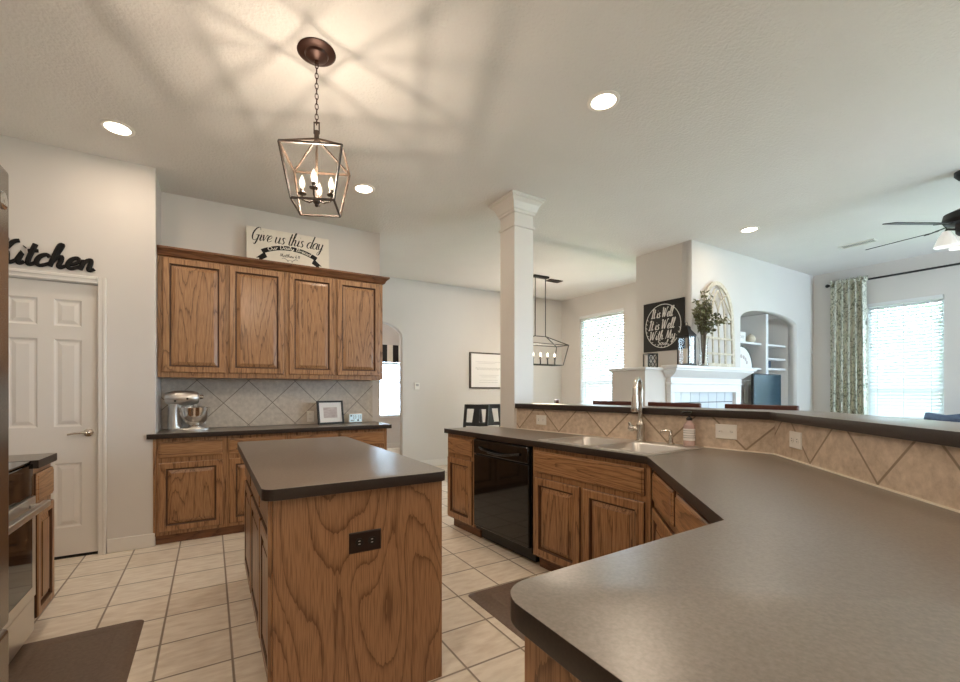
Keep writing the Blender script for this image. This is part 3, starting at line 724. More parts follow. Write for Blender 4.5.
# dishwasher
def dishwasher():
    u0, u1 = .925, 1.605
    t = thing('dishwasher', 'black glossy dishwasher built in under the sink counter', 'dishwasher', FS((u0 + u1) / 2, 0, -.25))
    MB().fbox(FS, u0, u1, .10, .865, -.5, -.006).build('body', 'black', t)
    MB().fbox(FS, u0 + .004, u1 - .004, .135, .735, -.0055, .022).build('door', 'blackgloss', t, bevel=.006)
    MB().fbox(FS, u0 + .004, u1 - .004, .74, .862, -.0055, .026).build('control_panel', 'blackgloss', t, bevel=.008)
    MB().fbox(FS, u0 + .01, u1 - .01, .02, .098, -.09, -.055).build('kick_plate', 'black', t)
    pts = [FS(u0 + .09 + (u1 - u0 - .18) * k / 12, .80 - .028 * math.sin(PI * k / 12), .028 + .026 * math.sin(PI * k / 12) ** .5) for k in range(13)]
    MB().tube(pts, .011, 10).build('handle', 'blackgloss', t)
dishwasher()
# angled corner cabinet
G0 = C0; G1 = Vector((1.205, .645)); GD = (G1 - G0).normalized(); GN = Vector((GD.y, -GD.x))
if GN.x > 0: GN = -GN
FG = frame((G0.x - GN.x * .03, G0.y - GN.y * .03, 0), GD, GN); GL_ = (G1 - G0).length
t = thing('corner_cabinet', 'brown oak cabinet set at an angle in the inner corner beside the sink', 'cabinet', FG(GL_ / 2, 0, -.2))
MB().fbox(FG, .02, GL_ - .05, .10, .872, -.25, -.001).build('body', 'oak_v', t)
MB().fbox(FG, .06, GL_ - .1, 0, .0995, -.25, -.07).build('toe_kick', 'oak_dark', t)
for a, b in ((.06, .50), (.55, .98)):
    slab(FG, a, b, .695, .845, t); raised_door(FG, a, b, .115, .66, t)
# peninsula cabinet under the near leg
t = thing('peninsula_cabinet', 'brown oak cabinet body under the near counter leg', 'cabinet', (.85, .3, 0))
MB().box(.47, 1.02, -.02, .585, .0, .872).build('body', 'ply', t, smooth=False)

# sink counter, one continuous slab with the sink cut-out
def sink_rect(i=0):
    o = C0 + CD * .0 - CN * .035
    d = -CN
    a, b, c, e = .012 + i, .855 - i, i, .57 - i
    return [(o + CD * a + d * c), (o + CD * b + d * c), (o + CD * b + d * e), (o + CD * a + d * e)]
Cend = C0 + CD * Lrun
wl = RUN1 + (RUN1 - RUN0).normalized() * .0
nrun = Vector((RD.y, -RD.x)); nrun = nrun if nrun.x < 0 else -nrun
gap = .0005
rr = .075
leg = [(G1.x, G1.y)]
x_end, y_leg = .434, .628
poly = [(Cend.x, Cend.y), (C0.x, C0.y), (G1.x, G1.y)]
poly += [(x_end + rr - rr * math.sin(a), y_leg - rr + rr * math.cos(a)) for a in [PI / 2 * i / 10 for i in range(11)]]
poly += [(.418, -.06), (1.455, -.06), (RUN0.x - .0008, RUN0.y + .0004)]
wn = RUN1 + nrun * .0008
poly += [(wn.x, wn.y), (wn.x - .004, Cend.y + .02)]
st = thing('worktop', 'large dark laminate worktop bending from the sink to the near counter leg', 'worktop', (1.6, 1.2, .875))
hole = sink_rect(.012)
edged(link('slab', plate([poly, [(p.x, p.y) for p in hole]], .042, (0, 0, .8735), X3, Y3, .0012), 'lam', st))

# raised bar top
bt = thing('raised_worktop', 'dark laminate raised bar top running along the tiled half wall', 'bar top', (2.7, 1.8, 1.105))
a_ = (RUN0 - RUN1).normalized(); b_ = (RUN2 - RUN0).normalized(); na, nb = Vector((-a_.y, a_.x)), Vector((-b_.y, b_.x)); mi = (na + nb).normalized(); kk = 1 / mi.dot(na)
def bq(o): return [RUN1 + a_ * .235 + na * o, RUN0 + mi * kk * o, RUN2 + nb * o]
Q0, Q1 = bq(-.03), bq(.29)
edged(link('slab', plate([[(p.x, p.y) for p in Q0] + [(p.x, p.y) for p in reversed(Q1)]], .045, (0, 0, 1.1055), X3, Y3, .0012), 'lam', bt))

# sink
def sink():
    c = (C0 + CD * .43 - CN * .3)
    t = thing('kitchen_sink', 'stainless steel double bowl sink set into the dark counter', 'sink', (c.x, c.y, .915))
    o = C0 - CN * .035; P = lambda u, v, z: Vector((o.x + CD.x * u - CN.x * v, o.y + CD.y * u - CN.y * v, z))
    def rr_(u0, u1, v0, v1, r, z, n=5): return [P(a, b, z) for a, b in rrect(u0, u1, v0, v1, r, n)]
    # rim plate with two openings
    ol = [rrect(.0, .867, -.012, .582, .03, 5), rrect(.035, .405, .035, .46, .05, 5), rrect(.445, .83, .035, .46, .05, 5)]
    me = plate(ol, .006, (0, 0, 0), X3, Y3, .0015)
    mx = Matrix(((CD.x, -CN.x, 0, o.x), (CD.y, -CN.y, 0, o.y), (0, 0, 1, .9158), (0, 0, 0, 1)))
    me.transform(mx); link('rim', me, 'steel', t)
    for u0, u1 in ((.035, .405), (.445, .83)):
        R = [rr_(u0, u1, .035, .46, .05, .9195), rr_(u0 + .004, u1 - .004, .039, .456, .05, .91), rr_(u0 + .015, u1 - .015, .05, .445, .06, .76), rr_(u0 + .05, u1 - .05, .085, .41, .05, .735)]
        mb = MB(); mb.loft(R, cap=False); n = len(R[0]); mb.add(R[-1], [tuple(range(n))])
        b = mb.build('bowl', 'steel', t)
        cc = P((u0 + u1) / 2, .25, .7365)
        MB().lathe((cc.x, cc.y, cc.z), [(.04, 0), (.04, .003), (.03, .001), (.0, .001)], 20).build('drain', 'chrome', b)
    return P
SP = sink()
# faucet on the rear deck
def faucet():
    b = SP(.405, .52, .922); t = thing('faucet', 'tall brushed nickel pull-down faucet behind the double sink', 'faucet', b)
    x, y, z = b
    MB().lathe(b, [(.034, 0), (.034, .008), (.027, .014), (.025, .05), (.027, .085), (.027, .115), (.020, .125), (.0155, .15)], 20).build('base', 'nickel', t)
    d = Vector((-.92, -.40)).normalized(); pts = [(x, y, z + .14), (x, y, z + .34)]
    for k in range(1, 13):
        a = PI * k / 12; q = .075 * (1 - math.cos(a)); pts.append((x + d.x * q, y + d.y * q, z + .34 + .085 * math.sin(a)))
    q = .15; pts.append((x + d.x * q, y + d.y * q, z + .31))
    MB().tube(pts, .0155, 12).build('spout', 'nickel', t)
    MB().lathe((x + d.x * q, y + d.y * q, 0), [(.016, z + .315), (.019, z + .30), (.022, z + .24), (.025, z + .215), (.021, z + .205), (.0, z + .205)], 16).build('spray_head', 'nickel', t)
    s = Vector((-.55, .83)).normalized()
    mb = MB().tube([(x, y, z + .085), (x + s.x * .055, y + s.y * .055, z + .088)], .017, 12)
    mb.sphere((x + s.x * .058, y + s.y * .058, z + .088), .024)
    mb.tube([(x + s.x * .058, y + s.y * .058, z + .09), (x + s.x * .068, y + s.y * .068, z + .115), (x + s.x * .075, y + s.y * .075, z + .128)], [.010, .009, .007])
    mb.build('lever', 'nickel', t)
faucet()
def pump():
    b = SP(.195, .53, .922); t = thing('soap_pump', 'short nickel soap pump standing on the sink deck right of the faucet', 'soap dispenser', b)
    x, y, z = b
    MB().lathe(b, [(.022, 0), (.022, .006), (.014, .012), (.013, .06), (.009, .065), (.008, .085)], 16).build('base', 'nickel', t)
    d = Vector((-.75, .5)).normalized()
    MB().tube([(x, y, z + .085), (x + d.x * .02, y + d.y * .02, z + .092), (x + d.x * .06, y + d.y * .06, z + .085), (x + d.x * .065, y + d.y * .065, z + .07)], .0065).build('nozzle', 'nickel', t)
pump()
def bottle():
    b = SP(.085, .545, .923); x, y, z = b
    t = thing('soap_bottle', 'clear pinkish hand soap bottle with a black pump by the tiled half wall', 'bottle', b); t.scale = (1, 1, 1.13)
    MB().lathe(b, [(.030, 0), (.033, .004), (.033, .10), (.031, .115), (.020, .128), (.0165, .134), (.0165, .14), (0, .14)], 24).build('bottle', 'soap', t)
    MB().lathe((x, y, z), [(.0336, .03), (.0336, .095)], 24, cap=False).build('paper_label', 'paper', t)
    tx = MB(); 
    for zz, w in ((.082, .5), (.07, .9), (.055, .7), (.044, .4)):
        tx.lathe((x, y, z), [(.0339, zz), (.0339, zz + .004)], 24, cap=False)
    tx.v = [v for v in tx.v]
    tx.build('label_print', 'grey_ink', t)
    mb = MB().lathe((x, y, z), [(.017, .1402), (.017, .152), (.010, .158), (.006, .16), (.006, .178), (.013, .18), (.013, .19), (.0, .191)], 16)
    mb.tube([(x, y, z + .185), (x - .03, y + .02, z + .187), (x - .042, y + .028, z + .178)], .005)
    mb.build('pump_head', 'black', t)
bottle()
# outlets on the half wall tile
FR = frame((RUN0.x, RUN0.y, 0), (RD.x, RD.y), (nrun.x, nrun.y))
outlet(FR, 1.72, 1.012, 'white outlet on the half wall tile near the column', horiz=True, ww=.083, hh=.115)
ndd = Vector((DD.y, -DD.x)); ndd = ndd if ndd.x < 0 else -ndd
FD2 = frame((RUN0.x, RUN0.y, 0), (DD.x, DD.y), (ndd.x, ndd.y))
outlet(FD2, .235, 1.02, 'white outlet on the half wall tile just right of the bend', horiz=True, ww=.083, hh=.118)
def switch(F, u, w):
    t = thing('light_switch', 'wide white switch plate on the half wall tile right of the soap bottle', 'switch', F(u, w, 0))
    R = lambda i, d: [F(u - .058 + i, w - .0435 + i, d), F(u + .058 - i, w - .0435 + i, d), F(u + .058 - i, w + .0435 - i, d), F(u - .058 + i, w + .0435 - i, d)]
    MB().loft([R(0, .0004), R(0, .003), R(.004, .006)]).build('cover_plate', 'plate', t)
    for k in (-.023, .023):
        MB().fbox(F, u + k - .005, u + k + .005, w - .011, w + .011, .006, .0072).fbox(F, u + k - .0035, u + k + .0035, w - .002, w + .008, .0072, .017).build('toggle', 'plate', t)
    for k in (-.035, .035): MB().fbox(F, u + k - .003, u + k + .003, w - .003, w + .003, .006, .007).build('screw', 'grey_ink', t, smooth=False)
switch(FR, .245, 1.022)

# ------------------------------------------------------------------ left side: range, cabinet, fridge, mats
FLW = frame((-.775, 0, 0), (0, 1), (1, 0))
t = thing('base_cabinet', 'brown oak base cabinet between the steel range and the pantry door', 'cabinet', (-1.1, 3.08, 0))
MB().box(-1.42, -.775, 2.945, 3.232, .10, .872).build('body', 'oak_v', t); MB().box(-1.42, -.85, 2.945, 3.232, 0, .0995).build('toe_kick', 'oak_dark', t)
slab(FLW, 2.957, 3.22, .695, .845, t); raised_door(FLW, 2.957, 3.22, .115, .66, t, rail=.045)
t = thing('worktop', 'small dark laminate worktop beside the range near the pantry door', 'worktop', (-1.1, 3.1, .875))
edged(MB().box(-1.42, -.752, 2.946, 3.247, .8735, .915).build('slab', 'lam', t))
t = thing('base_cabinet', 'brown oak base cabinet hidden between the fridge and the steel range', 'cabinet', (-1.1, 1.87, 0))
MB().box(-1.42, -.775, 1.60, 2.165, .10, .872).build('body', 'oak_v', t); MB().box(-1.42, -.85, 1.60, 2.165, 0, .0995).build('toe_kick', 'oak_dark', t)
slab(FLW, 1.62, 2.145, .695, .845, t); raised_door(FLW, 1.62, 2.145, .115, .66, t)
t = thing('worktop', 'small dark laminate worktop between the fridge and the steel range', 'worktop', (-1.1, 1.87, .875))
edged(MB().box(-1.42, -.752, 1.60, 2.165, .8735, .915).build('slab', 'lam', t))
def oven_range():
    y0, y1, xf = 2.175, 2.938, -.79
    t = thing('range', 'stainless steel range with a black glass oven door left of the oak cabinet', 'range', (-1.1, 2.55, 0))
    MB().box(-1.42, xf, y0, y1, .06, .90).build('body', 'steel', t)
    MB().box(-1.42, xf + .012, y0, y1, .9005, .914).build('cooktop', 'blackgloss', t, bevel=.004)
    g = MB()
    for ya in (y0 + .04, y0 + .40):
        for k in range(4): g.box(-1.34 + k * .15, -1.326 + k * .15, ya, ya + .32, .922, .936)
        for k in range(3): g.box(-1.35, -.86, ya + .02 + k * .13, ya + .034 + k * .13, .916, .93)
    g.build('grate', 'black', t, smooth=False)
    MB().box(xf + .0005, xf + .02, y0, y1, .745, .90).build('control_panel', 'blackgloss', t, bevel=.004)
    d = MB().box(xf + .0005, xf + .03, y0, y1, .24, .74).build('oven_door', 'steel', t, bevel=.004)
    MB().box(xf + .0305, xf + .033, y0 + .06, y1 - .06, .30, .655).build('oven_window', 'blackgloss', d)
    h = MB().bar((xf + .075, y0 + .02, .70), (xf + .075, y1 - .01, .70), .03)
    for y in (y0 + .08, y1 - .08): h.box(xf + .0305, xf + .07, y - .012, y + .012, .69, .712)
    h.build('handle', 'steel', d, bevel=.005)
    MB().box(xf + .0005, xf + .025, y0, y1, .065, .235).build('drawer', 'steel', t, bevel=.004)
    MB().box(-1.42, xf - .05, y0 + .02, y1 - .02, 0, .0595).build('kick_plate', 'black', t)
oven_range()
def fridge():
    t = thing('refrigerator', 'stainless steel refrigerator at the left edge of the view', 'refrigerator', (-.9, 1.1, 0))
    MB().box(-1.42, -.54, .645, 1.555, .02, 1.80).build('body', 'dark_steel', t)
    for y0, y1 in ((.645, 1.097), (1.103, 1.56)):
        d = MB().box(-.535, -.4525, y0, y1, .66, 1.836).build('door', 'dark_steel', t, bevel=.012, seg=3)
        y = 1.06 if y0 < 1 else 1.14
        h = MB().tube([(-.452, y, .80), (-.405, y, .83), (-.405, y, 1.66), (-.452, y, 1.69)], .012)
        h.build('handle', 'chrome', d)
    MB().lathe((0, 1.51, 1.745), [(.022, -.4523), (.022, -.449), (.017, -.448), (0, -.448)], 20, 'x').build('badge', 'chrome', t)
    d = MB().box(-.535, -.4525, .645, 1.56, .05, .65).build('freezer_drawer', 'dark_steel', t, bevel=.012, seg=3)
    MB().tube([(-.452, .70, .58), (-.405, .72, .58), (-.405, 1.0, .58), (-.452, 1.02, .58)], .012).build('handle', 'chrome', d)
fridge()
def floor_mat(x0, x1, y0, y1, lab):
    t = thing('floor_mat', lab, 'mat', ((x0 + x1) / 2, (y0 + y1) / 2, 0))
    R = lambda i, z, r: [(a, b, z) for a, b in rrect(x0 + i, x1 - i, y0 + i, y1 - i, r, 5)]
    MB().loft([R(0, .0005, .03), R(.002, .004, .03), R(.028, .017, .03), R(.034, .018, .03), R(.10, .0182, .03), R(.103, .0172, .03), R(.108, .0182, .03)]).build('pad', 'mat', t)
floor_mat(-.835, -.315, 1.95, 2.935, 'brown cushioned floor mat in front of the range on the left')
floor_mat(1.37, 1.88, 1.50, 2.275, 'brown cushioned floor mat in front of the sink cabinet')

# ------------------------------------------------------------------ things on the kitchen wall counter
def mixer():
    x0, y0, z0 = -.195, 4.50, .9165
    t = thing('stand_mixer', 'silver stand mixer with a shiny steel bowl on the kitchen wall counter', 'mixer', (x0, y0, z0))
    R = lambda cx, a, b, z: [(x0 + cx + a * math.cos(2 * PI * k / 24), y0 + b * math.sin(2 * PI * k / 24), z0 + z) for k in range(24)]
    MB().loft([R(.03, .155, .10, 0), R(.03, .155, .10, .015), R(.03, .148, .094, .024)]).build('foot', 'steel', t)
    MB().loft([R(-.075, .055, .065, .024), R(-.08, .048, .058, .08), R(-.08, .045, .052, .17), R(-.075, .05, .055, .235)]).build('stand', 'steel', t)
    rg = []
    for u, r in ((-.15, .02), (-.145, .045), (-.12, .062), (-.06, .072), (0, .073), (.05, .068), (.09, .058), (.105, .046), (.11, .02)):
        rg.append([(x0 + u, y0 + r * math.cos(2 * PI * k / 24), z0 + .285 + .92 * r * math.sin(2 * PI * k / 24)) for k in range(24)])
    hd = MB().loft(rg).build('motor_head', 'steel', t)
    MB().lathe((0, y0, z0 + .295), [(.02, x0 + .108), (.02, x0 + .135), (.014, x0 + .14), (0, x0 + .14)], 16, 'x').build('hub', 'chrome', hd)
    kb = MB().tube([(x0 + .02, y0 - .062, z0 + .28), (x0 + .02, y0 - .078, z0 + .28)], .009)
    kb.build('lever_knob', 'black', hd)
    MB().tube([(x0 - .07, y0 - .055, z0 + .262), (x0 - .07, y0 - .080, z0 + .262)], .008).build('lock_knob', 'black', hd)
    MB().lathe((x0 + .07, y0, z0), [(.05, .024), (.052, .034), (.038, .04), (.062, .052), (.096, .085), (.116, .14), (.123, .195), (.127, .205), (.123, .2055), (.112, .14), (.09, .09), (.04, .058), (0, .056)], 32, cap=False).build('bowl', 'chrome', t)
    MB().lathe((x0 + .07, y0, z0), [(.022, .24), (.02, .21), (.012, .20), (.012, .15), (.04, .12), (.03, .08), (0, .075)], 16).build('beater', 'steel', t)
    hp = [(x0 + .09, y0 + .108, z0 + .175), (x0 + .10, y0 + .15, z0 + .165), (x0 + .10, y0 + .15, z0 + .10), (x0 + .09, y0 + .09, z0 + .09)]
    MB().tube(hp, .007).build('bowl_handle', 'chrome', t)
mixer()
def picture(t, F, u0, u1, w0, w1, fw, mframe, minner, depth=.018, back=.0005, mbev=0):
    mb = MB()
    for a, b, c, d in ((u0, u1, w0, w0 + fw), (u0, u1, w1 - fw, w1), (u0, u0 + fw, w0 + fw, w1 - fw), (u1 - fw, u1, w0 + fw, w1 - fw)): mb.fbox(F, a, b, c, d, back, depth)
    mb.build('frame', mframe, t, smooth=False)
    return MB().fbox(F, u0 + fw, u1 - fw, w0 + fw, w1 - fw, back, depth * .55).build('print' if minner != 'paper' else 'mount', minner, t, smooth=False)
def counter_frame():
    x, y = .955, 4.55; th = math.radians(12); tilt = .16
    ud = Vector((math.cos(th), math.sin(th), 0)); nd0 = Vector((math.sin(th), -math.cos(th), 0)); up = Vector((0, 0, math.cos(tilt))) - nd0 * math.sin(tilt); nd = nd0 * math.cos(tilt) + Vector((0, 0, math.sin(tilt)))
    o = Vector((x, y, .9175)); F = lambda u, w, n: o + ud * u + up * w + nd * n
    t = thing('picture_frame', 'small black framed picture with a white mount leaning on the kitchen counter', 'picture frame', o + ud * .13)
    mt = picture(t, F, 0, .285, 0, .245, .018, 'black', 'paper', .02)
    MB().fbox(F, .065, .215, .065, .175, .0112, .0122).build('print', 'photo', mt, smooth=False)
    MB().hexa([F(.11, .005, 0), F(.15, .005, 0), F(.15, .008, 0), F(.11, .008, 0)], [F(.12, .17, -.001), F(.14, .17, -.001), F(.14, .175, -.001), F(.12, .175, -.001)])
    st = MB().bar(F(.134, .17, -.004), Vector((o.x + ud.x * .134 - nd0.x * .10, o.y + ud.y * .134 - nd0.y * .10, .923)), .01)
    st.build('easel_leg', 'black', t)
counter_frame()
def clock():
    t = thing('digital_clock', 'small pale digital display clock on the counter right of the picture frame', 'clock', (1.37, 4.62, .9165))
    F0 = frame((1.295, 4.62, .9165), (1, .1), (.1, -1))
    MB().fbox(F0, 0, .155, .003, .102, -.025, 0).build('case', 'plate', t, bevel=.004)
    MB().fbox(F0, .008, .147, .012, .094, .0002, .0015).build('display', 'lcd', t, smooth=False)
    MB().fbox(F0, .005, .15, 0, .003, -.03, .004).build('foot', 'black', t)
    dg = MB()
    seg = lambda u, w, a, b: dg.fbox(F0, u, u + a, w, w + b, .0016, .0022)
    for u in (.045, .068, .102, .124):                                 # digit-like segments
        for q in (0, .016, .032): seg(u, .046 + q, .014, .003)
        seg(u + .011, .046, .003, .034)
    seg(.09, .055, .003, .003); seg(.09, .07, .003, .003)
    seg(.018, .072, .018, .014); seg(.02, .03, .05, .004); seg(.02, .022, .035, .004); seg(.095, .022, .02, .014)
    dg.build('digits', 'ink', t, smooth=False)
clock()
FK = frame((0, 4.7375, 0), (1, 0), (0, -1))
outlet(FK, .915, .995, 'white outlet on the kitchen wall tile left of the small picture frame', group=None)
outlet(FK, -.075, 1.01, 'white outlet on the kitchen wall tile behind the mixer bowl', group=None)

# wooden sign on top of the wall cabinets
def bread_sign():
    o = Vector((.302, 4.62, 2.4835)); tilt = .07
    up = Vector((0, math.sin(tilt), math.cos(tilt))); nd = Vector((0, -math.cos(tilt), math.sin(tilt)))
    F = lambda u, w, n: o + Vector((u, 0, 0)) + up * w + nd * n
    t = thing('wooden_sign', 'white sign reading Give us this day standing on the oak wall cabinets', 'sign', o + Vector((.39, 0, 0)))
    W_, H_ = .785, .395
    b = MB().fbox(F, 0, W_, 0, H_, -.018, 0).build('board', 'canvas', t, smooth=False)
    tx = MB(); script(tx, 'Give us this day', F, .035, .262, .135, .0062, slant=.28, width=.68, n0=.0008, flatk=.2, thin=.35)
    tx.build('lettering', 'ink', t)
    # arched ribbon
    cx, cy, R0 = .395, -.295, .50
    pol = lambda r, a: (cx + r * math.sin(a), cy + r * math.cos(a))
    N_ = 24; A0 = .52
    top = [pol(R0 + .045, -A0 + 2 * A0 * i / N_) for i in range(N_ + 1)]; bot = [pol(R0, -A0 + 2 * A0 * i / N_) for i in range(N_ + 1)]
    ends = []
    rb = MB()
    for i in range(N_):
        q = [top[i], top[i + 1], bot[i + 1], bot[i]]
        rb.hexa([F(x, y, .0004) for x, y in q], [F(x, y, .0012) for x, y in q])
    for s in (-1, 1):
        for pts in ([(A0 * .93, .01), (A0 * 1.32, -.005), (A0 * 1.22, -.022), (A0 * .93, -.03)], [(A0 * .93, -.012), (A0 * 1.22, -.02), (A0 * 1.34, -.045), (A0 * .93, -.045)]):
            q = [pol(R0 + d, s * a) for a, d in pts]
            rb.hexa([F(x, y, .0003) for x, y in q], [F(x, y, .0010) for x, y in q])
    rb.build('ribbon', 'ink', t, smooth=False)
    lt = MB(); text = 'Our Daily Bread'
    def bend(u, w):
        a = (u - .395) / (R0 + .01); return pol(R0 + w, a)
    script(lt, text, F, .395 - .205, .011, .036, .0034, slant=.1, width=.41, n0=.0017, flatk=.25, bend=bend, thin=.7)
    lt.build('ribbon_lettering', 'canvas', t)
    sm = MB(); script(sm, 'Matthew 6:11', F, .30, .135, .034, .0022, slant=.1, width=.19, n0=.0008, flatk=.25, thin=.7)
    for s in (-1, 1):
        sm.tube([F(.395 + s * a, b, .0008) for a, b in spline([(.005, .108), (.02, .100), (.035, .110), (.055, .122), (.075, .116)], 4)], .002, 6, flat=nd, flatk=.25)
        sm.sphere(F(.395 + s * .02, .092, .0005), .004, 8, 6)
    sm.build('small_print', 'ink', t)
bread_sign()

# script word over the pantry door
def kitchen_word():
    F = frame((0, 4.2695, 0), (1, 0), (0, -1))
    mb = MB(); script(mb, 'Kitchen', F, -1.335, 2.185, .170, .0165, slant=.24, width=.56, n0=.010, flatk=.5, thin=.8)
    t = thing('word_sign', 'black script word Kitchen mounted above the pantry door', 'sign', (-1.03, 4.265, 2.165))
    mb.build('lettering', 'ink', t)
kitchen_word()

# ------------------------------------------------------------------ lamps
def recessed(x, y, lab, k=1.0):
    t = thing('ceiling_light', lab, 'ceiling light', (x, y, H - .001), 'recessed ceiling lights')
    MB().lathe((x, y, H), [(.098, -.0005), (.098, -.006), (.088, -.011), (.074, -.008), (.073, -.0008)], 32, cap=False).build('trim_ring', 'plate', t)
    MB().lathe((x, y, H), [(.0735, -.004), (.0735, -.0055), (.05, -.0075), (0, -.008)], 32).build('lens', 'lens', t)
    l = bpy.data.lights.new('ceiling_light_glow', 'AREA'); l.shape = 'DISK'; l.size = .14; l.energy = CAN_W * k; l.color = (1, .81, .63)
    o = bpy.data.objects.new('ceiling_light_glow', l); COL.objects.link(o); o.location = (0, 0, -.012); o.parent = t
for x, y, lab in ((-.555, 3.75, 'round recessed ceiling light over the pantry door corner'), (1.19, 3.76, 'round recessed ceiling light just right of the hanging cage lantern'),
                  (2.13, 1.87, 'round recessed ceiling light nearest the camera, right of the column'), (5.24, 2.53, 'round recessed ceiling light in front of the fireplace wall'),
                  (-.50, .6, 'unseen recessed ceiling light above the refrigerator, added as warm fill'), (5.3, -.6, 'unseen recessed ceiling light far right in the living room, added fill'), (1.6, -.9, 'unseen recessed ceiling light behind the camera, added as warm fill'), (.2, -1.6, 'unseen recessed ceiling light over the kitchen floor, added as warm fill'), (3.4, -.9, 'unseen recessed ceiling light beyond the bar, added as warm fill'), (2.6, 7.7, 'round recessed ceiling light in the hall beyond the arch')):
    recessed(x, y, lab, .6 if x > 4 else 3.0 if y > 7 else 2.3 if y < 1 else 1.2 if y < 2 else .8)  # lamps out of view are added fill, those on the kitchen side boosted

def candle_bulb(x, y, z, parent, m, k=1.0, stem='bronze', watts=6.0):
    s = MB().lathe((x, y, z), [(.021 * k, 0), (.023 * k, .004), (.016 * k, .008), (.0105 * k, .012), (.0105 * k, .03), (0, .031)], 12)
    c = s.build('candle_cup', stem, parent)
    MB().lathe((x, y, z + .031), [(.007 * k, 0), (.013 * k, .012), (.0155 * k, .028), (.012 * k, .045), (.006 * k, .060), (0, .072)], 12).build('bulb', m, c)
    MB().lathe((x, y, z + .031), [(.0015, .018), (.0042 * k, .022), (.0042 * k, .042), (.0015, .046)], 8).build('filament', 'filament', c)
    l = bpy.data.lights.new('candle_glow', 'POINT'); l.energy = watts; l.shadow_soft_size = .006; l.color = (1, .82, .64)
    o = bpy.data.objects.new('candle_glow', l); COL.objects.link(o); o.location = Vector((x, y, z + .031 + .053)) - root_loc(c); o.parent = c
def cage_pendant():
    cx, cy = .492, 2.375; ang = math.radians(-22.8); zt, zb = 2.51, 2.25; wt, wb = .153, .107
    t = thing('pendant_lantern', 'bronze open cage lantern with four candle bulbs hanging over the island', 'pendant light', (cx, cy, H - .001))
    P = lambda a, b, z: Vector((cx + a * math.cos(ang) - b * math.sin(ang), cy + a * math.sin(ang) + b * math.cos(ang), z))
    MB().lathe((cx, cy, H), [(.098, -.0005), (.100, -.006), (.088, -.013), (.062, -.018), (.056, -.030), (.03, -.045), (.012, -.05), (.012, -.06), (0, -.06)], 32).build('canopy', 'bronze', t)
    ch = MB(); z = 3.025; i = 0
    while z > 2.715:
        a = i % 2 * PI / 2; pts = [(cx + .0085 * math.cos(q) * math.cos(a), cy + .0085 * math.cos(q) * math.sin(a), z - .014 + .017 * math.sin(q)) for q in [2 * PI * k / 12 for k in range(13)]]
        ch.tube(pts, .0022, 6); z -= .0275; i += 1
    ch.build('chain', 'bronze', t)
    fr = MB(); w = .0095; c4 = ((-1, -1), (1, -1), (1, 1), (-1, 1))
    T = [P(a * wt, b * wt, zt) for a, b in c4]; B = [P(a * wb, b * wb, zb) for a, b in c4]; ap = P(0, 0, 2.62)
    for k in range(4):
        fr.bar(T[k], T[(k + 1) % 4], w); fr.bar(B[k], B[(k + 1) % 4], w); fr.bar(T[k], B[k], w); fr.bar(T[k], ap, w * .9)
    fr.build('cage', 'rustic', t, smooth=False)
    hub = MB().tube([(cx, cy, 2.60), (cx, cy, 2.66)], .013)
    for s in (-1, 1): hub.bar(P(s * .013, 0, 2.645), P(s * .013, 0, 2.705), .006)
    hub.bar(P(-.016, 0, 2.705), P(.016, 0, 2.705), .006)
    hub.build('top_loop', 'rustic', t)
    st = MB().tube([(cx, cy, 2.60), (cx, cy, 2.285)], .006)
    st.sphere((cx, cy, 2.285), .02); st.sphere((cx, cy, 2.262), .010)
    d4 = ((-1, 0), (0, -1), (1, 0), (0, 1)); q = .075
    for a, b in d4:
        st.tube([P(0, 0, 2.290), P(a * q * .5, b * q * .5, 2.275), P(a * q, b * q, 2.288), P(a * q, b * q, 2.318)], .0045)
    st.build('stem', 'rustic', t)
    for a, b in d4:
        p = P(a * q, b * q, 2.318); candle_bulb(p.x, p.y, p.z, t, 'bulb', 1.0, 'rustic')
cage_pendant()
def linear_pendant():
    cx, cy = 4.51, 5.22; zt, zm, zb = 2.13, 2.0, 1.68
    t = thing('linear_lantern', 'long black open cage lantern hanging in the dining area behind the column', 'pendant light', (cx, cy, H - .001))
    MB().box(cx - .15, cx + .15, cy - .045, cy + .045, H - .03, H - .0005).build('canopy', 'black', t, bevel=.004)
    rd = MB()
    for s in (-.105, .105): rd.tube([(cx + s, cy, H - .03), (cx + s, cy, zt)], .007)
    rd.build('hanging_rod', 'black', t)
    f = MB(); w = .012
    T = [(cx - .12, cy, zt), (cx + .12, cy, zt)]
    Mm = [(cx - .47, cy - .14, zm), (cx + .47, cy - .14, zm), (cx + .47, cy + .14, zm), (cx - .47, cy + .14, zm)]
    B = [(cx - .39, cy - .10, zb), (cx + .39, cy - .10, zb), (cx + .39, cy + .10, zb), (cx - .39, cy + .10, zb)]
    f.bar(*T, w)
    for k in range(4):
        f.bar(Mm[k], Mm[(k + 1) % 4], w); f.bar(B[k], B[(k + 1) % 4], w); f.bar(Mm[k], B[k], w); f.bar(Mm[k], T[0 if k in (0, 3) else 1], w)
    f.bar((cx - .39, cy, zb), (cx + .39, cy, zb), w)
    f.build('cage', 'black', t, smooth=False)
    for k in range(5): 
        x = cx - .30 + .15 * k
        MB().tube([(x, cy, zb), (x, cy, zb + .10)], .012).build('candle_sleeve', 'black', t)
        candle_bulb(x, cy, zb + .10, t, 'bulb', 1.25, 'black', 6.0)
linear_pendant()

